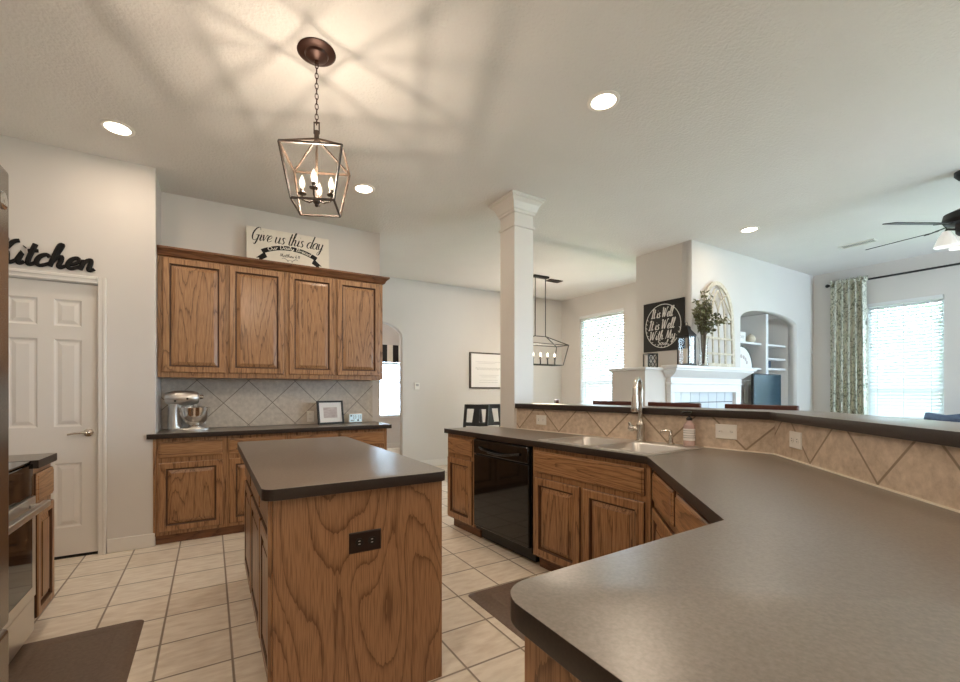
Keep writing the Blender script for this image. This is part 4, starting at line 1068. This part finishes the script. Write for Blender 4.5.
def ceiling_fan():
    cx, cy = 5.40, .95; zb = 2.635
    t = thing('ceiling_fan', 'dark bronze ceiling fan with glass light shades at the right edge', 'ceiling fan', (cx, cy, H - .001))
    MB().lathe((cx, cy, H), [(.075, -.0005), (.075, -.03), (.05, -.065), (.02, -.08), (.0, -.08)], 24).build('canopy', 'black', t)
    MB().tube([(cx, cy, H - .08), (cx, cy, 2.76)], .014).build('downrod', 'black', t)
    MB().lathe((cx, cy, 0), [(.02, 2.78), (.07, 2.77), (.135, 2.74), (.145, 2.69), (.13, 2.66), (.07, 2.645), (.065, 2.58), (.05, 2.56), (0, 2.555)], 32).build('motor', 'black', t)
    for k in range(5):
        a = math.radians(79 + 72 * k); d = Vector((math.cos(a), math.sin(a), 0)); n = Vector((-d.y, d.x, 0)); tl = -.26
        q = lambda r, w, dz: Vector((cx, cy, zb + dz + w * tl)) + d * r + n * w
        ir = MB().loft([[q(.12, -.02, .02), q(.12, .02, .02), q(.12, .02, .028), q(.12, -.02, .028)], [q(.25, -.035, -.002), q(.25, .035, -.002), q(.25, .035, .004), q(.25, -.035, .004)]])
        b = MB().loft([[q(r, -w, .005), q(r, w, .005), q(r, w, .011), q(r, -w, .011)] for r, w in ((.19, .045), (.26, .06), (.6, .068), (.655, .062), (.67, .04))])
        bo = b.build('blade', 'blackwood', t); ir.build('blade_iron', 'black', bo)
    for k in range(4):
        a = math.radians(25 + 90 * k); d = Vector((math.cos(a), math.sin(a)))
        x, y = cx + d.x * .12, cy + d.y * .12
        arm = MB().tube([(cx + d.x * .05, cy + d.y * .05, 2.61), (x, y, 2.625), (x, y, 2.605)], .01).build('light_arm', 'black', t)
        MB().lathe((x, y, 0), [(.022, 2.605), (.03, 2.59), (.05, 2.55), (.068, 2.50), (.075, 2.48), (.072, 2.48), (.064, 2.50), (.045, 2.55), (.02, 2.59)], 24, cap=False).build('glass_shade', 'frosted', arm)
ceiling_fan()

def vent(x, y, w, d, lab, m='plate'):
    t = thing('ceiling_vent', lab, 'vent', (x, y, H - .0005))
    f = MB()
    for a, b, c, e in ((-w, w, -d, -d + .015), (-w, w, d - .015, d), (-w, -w + .015, -d + .015, d - .015), (w - .015, w, -d + .015, d - .015)): f.box(x + a, x + b, y + c, y + e, H - .010, H - .0005)
    f.build('frame', m, t, smooth=False)
    s = MB(); n = max(3, int(2 * d / .02))
    for i in range(n):
        yy = y - d + .02 + (2 * d - .04) * i / (n - 1); s.hexa([(x - w + .015, yy - .006, H - .008), (x + w - .015, yy - .006, H - .008), (x + w - .015, yy - .004, H - .008), (x - w + .015, yy - .004, H - .008)], [(x - w + .015, yy + .004, H - .002), (x + w - .015, yy + .004, H - .002), (x + w - .015, yy + .006, H - .002), (x - w + .015, yy + .006, H - .002)])
    s.build('louvers', m, t, smooth=False)
    MB().box(x - w + .015, x + w - .015, y - d + .015, y + d - .015, H - .0015, H - .0006).build('opening', 'grey_ink', t, smooth=False)
vent(6.90, 2.10, .07, .17, 'white ceiling vent near the ceiling fan')
vent(4.90, 5.33, .13, .07, 'dark ceiling vent beside the dining lantern canopy', 'bronze')

# ------------------------------------------------------------------ dining side
FF = frame((0, 6.4695, 0), (1, 0), (0, -1))
t = thing('wall_picture', 'black framed white print with faint grey writing on the dining wall', 'picture', (4.36, 6.46, 1.62))
mt = picture(t, FF, 3.955, 4.775, 1.31, 1.955, .024, 'rustic', 'paper', .03)
tx = MB()
for w, a, b in ((1.79, 4.08, 4.62), (1.765, 4.12, 4.5), (1.55, 4.15, 4.58), (1.52, 4.2, 4.52), (1.46, 4.16, 4.56), (1.42, 4.16, 4.56)):
    tx.tube([FF(a + (b - a) * k / 40, w + .005 * math.sin(k * 1.9), .0172) for k in range(41)], .0022, 5, flat=(0, -1, 0), flatk=.3)
tx.tube([FF(4.08 + .56 * k / 60, 1.665 + .022 * math.sin(k * .95), .0172) for k in range(61)], .004, 5, flat=(0, -1, 0), flatk=.3)
tx.build('faint_writing', 'grey_ink', mt)
t = thing('thermostat', 'small white square thermostat on the dining wall right of the arch', 'thermostat', (2.945, 6.46, 1.345))
MB().fbox(FF, 2.895, 2.985, 1.29, 1.40, .0005, .018).build('case', 'plate', t, bevel=.005)
MB().fbox(FF, 2.915, 2.965, 1.345, 1.38, .0182, .019).build('display', 'grey_ink', t, smooth=False)

def dining_chair(lab, loc, rz):
    t = thing('dining_chair', lab, 'chair', (0, 0, 0), 'black dining chairs')
    MB().box(-.22, .22, -.22, .22, .43, .47).build('seat', 'blackwood', t, bevel=.012)
    for s in (-1, 1):
        MB().box(s * .195 - .02, s * .195 + .02, -.21, -.17, 0, .43).build('leg', 'blackwood', t, bevel=.004)
        MB().loft([[(s * .195 + a, y + b, z) for a, b in ((-.02, -.018), (.02, -.018), (.02, .018), (-.02, .018))] for y, z in ((.22, 0), (.205, .45), (.225, .75), (.27, 1.055))]).build('rear_leg', 'blackwood', t, bevel=.004)
    bk = MB()
    def curved(z0, z1, y, t_=.012, w=.176):
        n = 8; R = []
        for k in range(n + 1):
            x = -w + 2 * w * k / n; yy = y + .02 * (1 - (x / w) ** 2); R.append([(x, yy - t_, z0), (x, yy + t_, z0), (x, yy + t_ + .012, z1), (x, yy - t_ + .012, z1)])
        return MB().loft(R)
    curved(.985, 1.055, .258).build('top_rail', 'blackwood', t); curved(.72, .775, .212).build('lower_rail', 'blackwood', t)
    for x in (-.062, .062) if False else (0,):
        MB().hexa([(x - .06, .222, .77), (x + .06, .222, .77), (x + .06, .238, .77), (x - .06, .238, .77)], [(x - .05, .27, .99), (x + .05, .27, .99), (x + .05, .286, .99), (x - .05, .286, .99)]).build('splat', 'blackwood', t)
    t.location = loc; t.rotation_euler = (0, 0, rz); return t
c1 = dining_chair('black wooden dining chair by the dining wall, left of the pair', (3.34, 5.50, 0), math.radians(-62))
dup(c1, (3.86, 5.40, 0), math.radians(4), 'black wooden dining chair partly behind the white column')

def bar_stool(lab, loc, rz):
    t = thing('bar_stool', lab, 'stool', (0, 0, 0), 'bar stools behind the raised bar')
    MB().box(-.2, .2, -.19, .19, .73, .77).build('seat', 'blackwood', t, bevel=.012)
    for sx in (-1, 1):
        for sy in (-1, 1):
            top = 1.14 if sy > 0 else .73
            R = [(sx * .185 + .0 * sx, sy * .19, 0), (sx * .17, sy * .165, .73)] + ([(sx * .19, .20, 1.13)] if sy > 0 else [])
            MB().loft([[(x + a, y + b, z) for a, b in ((-.016, -.016), (.016, -.016), (.016, .016), (-.016, .016))] for x, y, z in R]).build('leg', 'blackwood', t)
    n = 8; R = []
    for k in range(n + 1):
        x = -.21 + .42 * k / n; y = .195 + .02 * (1 - (x / .21) ** 2); R.append([(x, y - .014, 1.105), (x, y + .014, 1.105), (x, y + .014, 1.178), (x, y - .014, 1.178)])
    MB().loft(R).build('top_rail', 'redwood', t, bevel=.006)
    sl = MB().box(-.12, .12, .18, .195, .92, .97).build('back_slat', 'blackwood', t)
    fr = MB()
    for z, y in ((.25, -.18), (.3, .18)): fr.box(-.17, .17, y - .01, y + .01, z, z + .025)
    for x in (-.18, .18): fr.box(x - .01, x + .01, -.17, .17, .28, .305)
    fr.build('footrest', 'blackwood', t)
    t.location = loc; t.rotation_euler = (0, 0, rz); return t
s1 = bar_stool('dark bar stool behind the raised bar, its top rail left of the faucet', (3.22, 2.56, 0), PI / 2 * 1.0)
for loc, rz, lab in (((3.22, 1.99, 0), PI / 2, 'dark bar stool behind the raised bar, its top rail just right of the faucet'),
                     ((3.22, 1.40, 0), PI / 2, 'dark bar stool behind the raised bar, its top rail below the niche screen'),
                     ((3.16, 3.10, 0), PI / 2 - .75, 'dark bar stool turned aside, farthest along the raised bar near the column')):
    dup(s1, loc, rz, lab)

# ------------------------------------------------------------------ fireplace wall
def mantel():
    x0, x1, yf = 4.50, 5.99, 3.0495
    t = thing('fireplace_mantel', 'white fireplace mantel with stepped crown moldings and a deep shelf', 'mantel', ((x0 + x1) / 2, 3.05, 0))
    def st(i0, y, z0, i1, y1, z1): return [[(x0 - i0, yf, z0), (x1 + i0, yf, z0), (x1 + i0, yf - y, z0), (x0 - i0, yf - y, z0)], [(x0 - i1, yf, z1), (x1 + i1, yf, z1), (x1 + i1, yf - y1, z1), (x0 - i1, yf - y1, z1)]]
    MB().loft(st(.10, .20, 1.515, .10, .20, 1.555)).build('shelf', 'mantel', t, bevel=.008)
    pr = [(.0, .06, 1.25), (.0, .06, 1.34), (.012, .075, 1.345), (.012, .075, 1.36), (.002, .062, 1.365), (.002, .062, 1.42), (.02, .08, 1.425), (.025, .09, 1.435), (.03, .12, 1.455), (.05, .15, 1.48), (.075, .175, 1.50), (.075, .175, 1.5145)]
    MB().loft([[(x0 - i, yf, z), (x1 + i, yf, z), (x1 + i, yf - y, z), (x0 - i, yf - y, z)] for i, y, z in pr]).build('crown', 'mantel', t, smooth=False)
    for a, b in ((x0, x0 + .07), (x1 - .12, x1)):
        MB().box(a, b, yf - .06, yf, 0, 1.2495).build('pilaster', 'mantel', t, bevel=.004)
    g = MB().box(x0 + .0705, x1 - .1205, yf - .012, yf - .0005, .06, 1.2495).build('tile_backing', 'grout', t, smooth=False)
    tl = MB(); nx = 7; ww = (x1 - .1205 - x0 - .0705) / nx
    z = 1.2495
    rows = [.125, .2, .2, .2]
    for r in rows:
        for i in range(nx):
            a = x0 + .0705 + i * ww
            if r == .2 and 1 <= i <= 5 and z < .9: continue
            tl.box(a + .004, a + ww - .004, yf - .017, yf - .0125, z - r + .008, z - .001)
        z -= r
    tl.build('tiles', 'tilewhite', g, smooth=False)
    MB().box(x0 + .27, x1 - .32, yf - .019, yf - .0175, .08, .72).build('firebox', 'black', g)
mantel()
zl = 1.5305
def well_sign():
    F = frame((4.9995, 3.70, 0), (0, -1), (-1, 0))
    t = thing('wall_sign', 'black square sign with white lettering It is well on the chimney side', 'sign', (4.99, 3.42, 2.09))
    MB().fbox(F, 0, .565, 1.775, 2.41, .0005, .02).build('board', 'black', t, bevel=.002)
    c = (.28, 2.095); ri = MB()
    pts = [F(c[0] + .245 * math.cos(a), c[1] + .275 * math.sin(a), .0205) for a in [2 * PI * k / 60 for k in range(61)]]
    ri.tube(pts, .0045, 6, flat=(-1, 0, 0), flatk=.3)
    for k in range(60):
        if 8 < k < 22: continue
        a = 2 * PI * k / 60; s = 1 if k % 2 else -1
        p0 = F(c[0] + .245 * math.cos(a), c[1] + .275 * math.sin(a), .0205); q = (.245 + s * .024)
        p1 = F(c[0] + q * math.cos(a + .07), c[1] + q / .245 * .275 * math.sin(a + .07), .0205)
        if k % 2 == 0 and 25 < k < 60: ri.tube([p0, p1], [.005, .002], 5, flat=(-1, 0, 0), flatk=.3)
    ri.build('wreath', 'chalk', t)
    tx = MB()
    script(tx, 'It is Well', F, .115, 2.205, .125, .0075, slant=.2, width=.30, n0=.0208, flatk=.2, thin=.6)
    script(tx, 'It is Well', F, .075, 2.055, .125, .0075, slant=.2, width=.36, n0=.0208, flatk=.2, thin=.6)
    script(tx, 'With My', F, .085, 1.925, .115, .007, slant=.2, width=.36, n0=.0208, flatk=.2, thin=.6)
    script(tx, 'Soul', F, .20, 1.855, .06, .005, slant=.2, width=.15, n0=.0208, flatk=.2, thin=.7)
    tx.build('lettering', 'chalk', t)
well_sign()
def lantern():
    x, y, z, k = 4.74, 2.955, 1.556, .068
    t = thing('candle_lantern', 'tall black metal candle lantern with a white candle on the mantel shelf', 'lantern', (x, y, z))
    q = lambda h, zz: [(x - h, y - h, z + zz), (x + h, y - h, z + zz), (x + h, y + h, z + zz), (x - h, y + h, z + zz)]
    MB().loft([q(.075, 0), q(.075, .018), q(.068, .022)]).build('base', 'black', t)
    fr = MB()
    for a in (-1, 1):
        for b in (-1, 1): fr.box(x + a * .064 - .006, x + a * .064 + .006, y + b * .064 - .006, y + b * .064 + .006, z + .022, z + .33)
    fr.loft([q(.072, .33), q(.072, .345)]); fr.build('frame', 'black', t, smooth=False)
    MB().loft([q(.078, .3455), q(.07, .36), q(.035, .415), q(.03, .44), q(.033, .445), q(.012, .465)]).build('roof', 'black', t)
    MB().tube([(x - .025 * math.cos(a), y, z + .475 + .028 * math.sin(a)) for a in [2 * PI * i / 14 for i in range(15)]], .003).build('ring', 'black', t)
    gl = MB()
    for s in (-1, 1): gl.box(x - .057, x + .057, y + s * .062 - .001, y + s * .062 + .001, z + .024, z + .328)
    gl.build('glass', 'glass', t, smooth=False)
    tag(MB().lathe((x, y, z + .0225), [(.036, 0), (.036, .17), (.03, .175), (0, .172)], 20).build('candle', 'candle'), 'thick white pillar candle inside the black lantern', 'candle')
lantern()
def lattice():
    x, y = 4.63, 3.33; th = .35
    F = frame((x - .07, y, zl), (math.cos(th), -math.sin(th)), (-math.sin(th), -math.cos(th)))
    t = thing('lattice_holder', 'small black lattice candle holder on the ledge under the black sign', 'candle holder', (x, y, zl))
    b = MB()
    for a, c, d, e in ((0, .13, 0, .014), (0, .13, .176, .19), (0, .014, .014, .176), (.116, .13, .014, .176)):
        b.fbox(F, a, c, d, e, 0, .012); b.fbox(F, a, c, d, e, -.10, -.088)
    for u in (0, .116): b.fbox(F, u, u + .014, 0, .014, -.088, 0); b.fbox(F, u, u + .014, .176, .19, -.088, 0)
    b.build('frame', 'black', t, smooth=False)
    l = MB()
    for u0, w0, u1, w1 in ((.014, .014, .065, .095), (.065, .095, .116, .176), (.116, .014, .065, .095), (.065, .095, .014, .176), (.014, .095, .065, .176), (.065, .176, .116, .095), (.014, .095, .065, .014), (.065, .014, .116, .095)):
        l.bar(F(u0, w0, .004), F(u1, w1, .004), .006)
    l.build('lattice', 'black', t, smooth=False)
    MB().fbox(F, .02, .11, .002, .17, -.08, -.02).build('candle_block', 'paper', t)
lattice()
def arch_frame():
    x0, x1, y, z0 = 5.125, 5.80, 3.02, 1.556; tilt = .03
    up = Vector((0, math.sin(tilt), math.cos(tilt))); nd = Vector((0, -math.cos(tilt), math.sin(tilt))); o = Vector((x0, 2.985, z0))
    w, h = x1 - x0, 1.075; r = w / 2; hs = .62
    t = thing('arched_window_frame', 'cream distressed arched window frame leaning on the wall above the mantel', 'decor', (x0 + r, 2.985, z0))
    def gothic(i):
        R, wd = (h - hs) - i, r - i
        return [(r + wd, i), ] + [(r + wd * math.cos(a), hs + R * math.sin(a) ** 1.0) for a in [PI * k / 24 for k in range(25)]] + [(r - wd, i)]
    me = plate([gothic(0), gothic(.05)], .022, o + nd * 0, (1, 0, 0), up); link('outer_frame', me, 'cream', t, smooth=False)
    F = lambda u, q, n: o + Vector((u, 0, 0)) + up * q + nd * n
    mu = MB()
    for u in (r * .60, r, r * 1.40):
        mu.fbox(F, u - .012, u + .012, .05, hs + .08, .004, .018)
    for q in (.17, .36, hs): mu.fbox(F, .05, w - .05, q - .012, q + .012, .005, .019)
    mu.build('muntins', 'cream', t, smooth=False)
    tr = MB()
    for s in (-1, 1):
        tr.tube([F(r + s * a, hs + b, .011) for a, b in spline([(.13, .08), (.10, .2), (0, .34)], 6)], .011, 6)
        tr.tube([F(r + s * a, hs + b, .011) for a, b in spline([(0, .08), (.06, .2), (.19, .30)], 6)], .011, 6)
        tr.tube([F(r + s * a, hs + b, .011) for a, b in spline([(.28, .06), (.16, .22), (.06, .36)], 6)], .011, 6)
    tr.build('tracery', 'cream', t)
arch_frame()
def vase_plant():
    x, y, z = 4.99, 2.905, 1.556; rg = random.Random(4)
    t = thing('glass_vase', 'clear glass vase standing on the mantel holding leafy branches', 'vase', (x, y, z))
    MB().lathe((x, y, z), [(.05, 0), (.055, .004), (.045, .10), (.04, .2), (.05, .30), (.06, .34), (.056, .34), (.046, .30), (.036, .2), (.041, .10), (.048, .012), (0, .012)], 24, cap=False).build('vessel', 'clear', t)
    p = thing('leafy_branches', 'grey green leafy eucalyptus branches in the glass vase on the mantel', 'plant', (x, y, z + .05))
    st = MB(); lf = MB()
    for i in range(17):
        a = rg.uniform(0, 2 * PI); sp = rg.uniform(.04, .22); hh = rg.uniform(.62, .92)
        if i == 0: a, sp, hh = math.radians(215), .32, .78
        if i == 1: a, sp, hh = math.radians(-20), .40, .62
        if i == 2: a, sp, hh = math.radians(-30), .34, .60
        P0 = Vector((x + .01 * math.cos(a), y + .01 * math.sin(a), z + .03)); P1 = Vector((x + .03 * math.cos(a), y + .025 * math.sin(a), z + .36)); P2 = Vector((x + sp * math.cos(a), y - abs(.0) + min(sp * math.sin(a) * .5, .06), z + hh * .92))
        pts = [P0.lerp(P1, k / 3) for k in range(3)] + [P1.lerp(P2, k / 6) + Vector((0, 0, .05 * math.sin(PI * k / 6))) for k in range(7)]
        st.tube(pts, .0028, 5)
        for k in range(4, 10):
            for _ in range(6):
                c = pts[k] + Vector((rg.gauss(0, .018), rg.gauss(0, .014), rg.gauss(0, .02))); d = Vector((rg.gauss(0, 1), rg.gauss(0, .8), rg.gauss(.2, 1))).normalized(); b = d.orthogonal().normalized(); s = rg.uniform(.032, .06)
                n = d.cross(b) * s * .15
                lf.add([c, c + d * s * .5 + b * s * .42 + n, c + d * s * 1.1, c + d * s * .5 - b * s * .42 + n], [(0, 1, 2, 3)])
    st.build('stems', 'bark', p); lf.build('leaves', 'leaf', p, smooth=False)
vase_plant()
# built-in shelves in the arched niche
def shelf(x0, x1, z, lab, y0=3.2):
    return tag(MB().box(x0, x1, y0, 3.6195, z - .03, z).build('niche_shelf', 'mantel', bevel=.003), lab, 'shelf', 'white shelves in the arched niche')
tag(MB().box(6.965, 7.035, 3.14, 3.6195, 0, 2.385).build('niche_divider', 'mantel', bevel=.003), 'white upright board dividing the arched niche', 'divider')
shelf(6.0905, 6.9645, 1.965, 'white niche shelf left of the divider, the upper one'); shelf(6.0905, 6.9645, 1.60, 'white niche shelf left of the divider, the lower one')
shelf(7.0355, 7.6995, 1.965, 'white niche shelf right of the divider, topmost'); shelf(7.0355, 7.6995, 1.76, 'white niche shelf right of the divider, middle one'); shelf(7.0355, 7.6995, 1.61, 'white niche shelf right of the divider, lowest one')
t = thing('block_sign', 'small white block sign with grey script on the upper niche shelf', 'sign', (6.55, 3.27, 1.9655))
Fq = frame((6.41, 3.26, 1.9655), (1, .05), (.05, -1))
MB().fbox(Fq, 0, .27, 0, .15, -.05, 0).build('block', 'paper', t, bevel=.003)
tx = MB(); script(tx, 'home', {'F': Fq}['F'], .05, .055, .075, .004, width=.17, n0=.0008, flatk=.2); tx.build('lettering', 'grey_ink', t)
tag(MB().lathe((6.865, 3.30, 1.9655), [(.02, 0), (.045, .01), (.062, .04), (.065, .065), (.055, .10), (.03, .125), (.012, .13), (.012, .14), (0, .14)], 20).build('round_ornament', 'cream'), 'small round cream ornament beside the block sign on the niche shelf', 'ornament')
t = thing('arched_decor', 'half-round pale decor board with a dark rim on the lower left niche shelf', 'decor', (6.51, 3.25, 1.6005))
def half_disc(r): return [(r * math.cos(PI * k / 24), r * math.sin(PI * k / 24)) for k in range(25)]
link('board', plate([half_disc(.292)], .012, (6.51, 3.262, 1.6008), X3, Z3), 'paper', t, smooth=False)
ri = half_disc(.31) + list(reversed(half_disc(.293)))
link('rim', plate([ri], .018, (6.51, 3.264, 1.6008), X3, Z3), 'black', t, smooth=False)
fl = MB()
for k in range(7):
    a = .35 + k * .4; fl.sphere((6.51 + .16 * math.cos(a), 3.248, 1.6008 + .03 + .13 * math.sin(a)), .028, 10, 6, (1, .12, 1))
fl.build('printed_flowers', 'photo', t)
tag(MB().box(7.22, 7.36, 3.25, 3.40, 1.6105, 1.72).build('small_box', 'navy', bevel=.006), 'small dark box on the lowest right niche shelf', 'box')
def cabinet_low():
    t = thing('louvered_cabinet', 'white louvered cabinet in the lower left of the arched niche', 'cabinet', (6.5, 3.3, 0))
    MB().box(6.0905, 6.9645, 3.20, 3.6, 0, 1.42).build('body', 'mantel', t, bevel=.003)
    for a, b in ((6.10, 6.52), (6.535, 6.955)):
        f = MB()
        for q in ((a, b, 1.36, 1.41), (a, b, .1, .15), (a, a + .04, .15, 1.36), (b - .04, b, .15, 1.36)): f.box(q[0], q[1], 3.18, 3.1995, q[2], q[3])
        d = f.build('door', 'mantel', t, smooth=False)
        l = MB()
        for k in range(26): z = .17 + k * .045; l.hexa([(a + .04, 3.196, z), (b - .04, 3.196, z), (b - .04, 3.199, z), (a + .04, 3.199, z)], [(a + .04, 3.183, z + .03), (b - .04, 3.183, z + .03), (b - .04, 3.187, z + .03), (a + .04, 3.187, z + .03)])
        l.build('louvers', 'mantel', d, smooth=False)
cabinet_low()
def screen():
    t = thing('flat_screen', 'tall dark blue screen standing in front of the arched niche', 'screen', (6.68, 2.93, 0))
    F = frame((6.30, 2.99, 0), (1, .0), (0, -1))
    MB().fbox(F, 0, .76, .84, 1.50, -.03, 0).build('bezel', 'black', t, bevel=.004)
    MB().fbox(F, .010, .75, .85, 1.488, .0003, .003).build('display', 'screen', t, smooth=False)
    MB().fbox(F, .33, .43, .62, .84, -.025, -.005).fbox(F, .18, .58, .60, .62, -.10, .10).build('stand', 'black', t)
    c = thing('media_cabinet', 'white low cabinet under the dark blue screen', 'cabinet', (6.7, 2.93, 0))
    MB().box(6.2, 7.2, 2.76, 3.045, 0, .5995).build('body', 'mantel', c, bevel=.004)
    for a, b in ((6.21, 6.695), (6.705, 7.19)): MB().box(a, b, 2.742, 2.7595, .06, .58).build('door', 'mantel', c, bevel=.003)
screen()

# curtain, rod and sofa by the living room window
def curtain():
    t = thing('curtain', 'floral grey green curtain panel bunched at the left of the living room window', 'curtain', (8.14, 2.58, .05))
    mb = MB(); n = 90; L_ = []
    zs = [.03, .6, 1.2, 1.9, 2.4, 2.7, 2.80, 2.83, 2.86]
    def pt(u, z):
        k = (z - .03) / 2.83; y = 2.80 - u * (.45 - .05 * k) - .02 * k; amp = .052 - .018 * k
        return (8.145 - .028 + amp * math.sin(u * 2 * PI * 5.2 + .5 * math.sin(z * 1.2)) + .008 * math.sin(u * 37 + z), y + .012 * math.sin(u * 2 * PI * 5.2 + 1), z)
    fr = [[pt(k / n, z) for k in range(n + 1)] for z in zs]
    mb.loft(fr, cap=False, closed=False)
    o = mb.build('panel', 'curtain', t)
    md = o.modifiers.new('thick', 'SOLIDIFY'); md.thickness = .003
    r = MB()
    for k in range(n + 1): pass
    ru = MB(); rows = []
    for z, a in ((2.842, .030), (2.87, .052), (2.90, .058), (2.92, .03)):
        rows.append([(8.142 - a * (.6 + .4 * math.sin(k * .55)), 2.79 - .45 * k / n * .95, z + .012 * math.sin(k * .8)) for k in range(n + 1)])
    ru.loft(rows, cap=False, closed=False); o2 = ru.build('heading', 'curtain', t); o2.modifiers.new('thick', 'SOLIDIFY').thickness = .003
    k = thing('curtain_rod', 'dark curtain rod across the top of the living room windows', 'curtain rod', (8.17, 1.4, 2.872))
    MB().tube([(8.17, 2.83, 2.872), (8.17, -.2, 2.872)], .014, 12).build('rod', 'black', k)
    for y in (2.845, -.215): MB().sphere((8.17, y, 2.872), .026).build('finial', 'black', k)
    for y in (2.815, 1.32, -.18): MB().box(8.172, 8.2495, y - .008, y + .008, 2.86, 2.884).build('bracket', 'black', k)
curtain()
def sofa():
    t = thing('sofa', 'navy blue tufted sofa below the living room window, only its back top showing', 'sofa', (7.3, .95, 0))
    MB().box(6.95, 7.85, -.15, 1.69, .08, .42).build('base', 'navy', t, bevel=.03, seg=3)
    bk = MB()
    R = []
    for k in range(25):
        y = -.15 + 1.84 * k / 24; z = .985 + .014 * math.cos(k * 2 * PI / 4); R.append([(7.62, y, .42), (7.60, y, z - .06), (7.66, y, z), (7.80, y, z), (7.86, y, z - .06), (7.86, y, .42)])
    bk.loft(R).build('backrest', 'navy', t)
    for y0, y1 in ((-.15, .06), (1.48, 1.69)): MB().box(6.97, 7.62, y0, y1, .42, .64).build('armrest', 'navy', t, bevel=.05, seg=3)
    for y0, y1 in ((.065, .765), (.775, 1.475)): MB().box(6.93, 7.6, y0, y1, .422, .56).build('seat_cushion', 'navy', t, bevel=.04, seg=3)
    for x, y in ((7.0, -.1), (7.0, 1.64), (7.8, -.1), (7.8, 1.64)): MB().lathe((x, y, 0), [(.02, 0), (.028, .08)], 12).build('foot', 'blackwood', t)
sofa()
# valance in the far hall window
def valance():
    t = thing('valance', 'black and cream striped valance above the hall window blind', 'valance', (3.35, 8.95, 1.9))
    n = 8; w = 1.06 / n; x0 = 2.82
    for i in range(n):
        b = MB().box(x0 + i * w + .0005, x0 + (i + 1) * w - .0005, 8.93, 8.99, 1.90, 2.28); b.build('stripe', 'stripe' if i % 2 else 'canvas', t, bevel=.003)
valance()
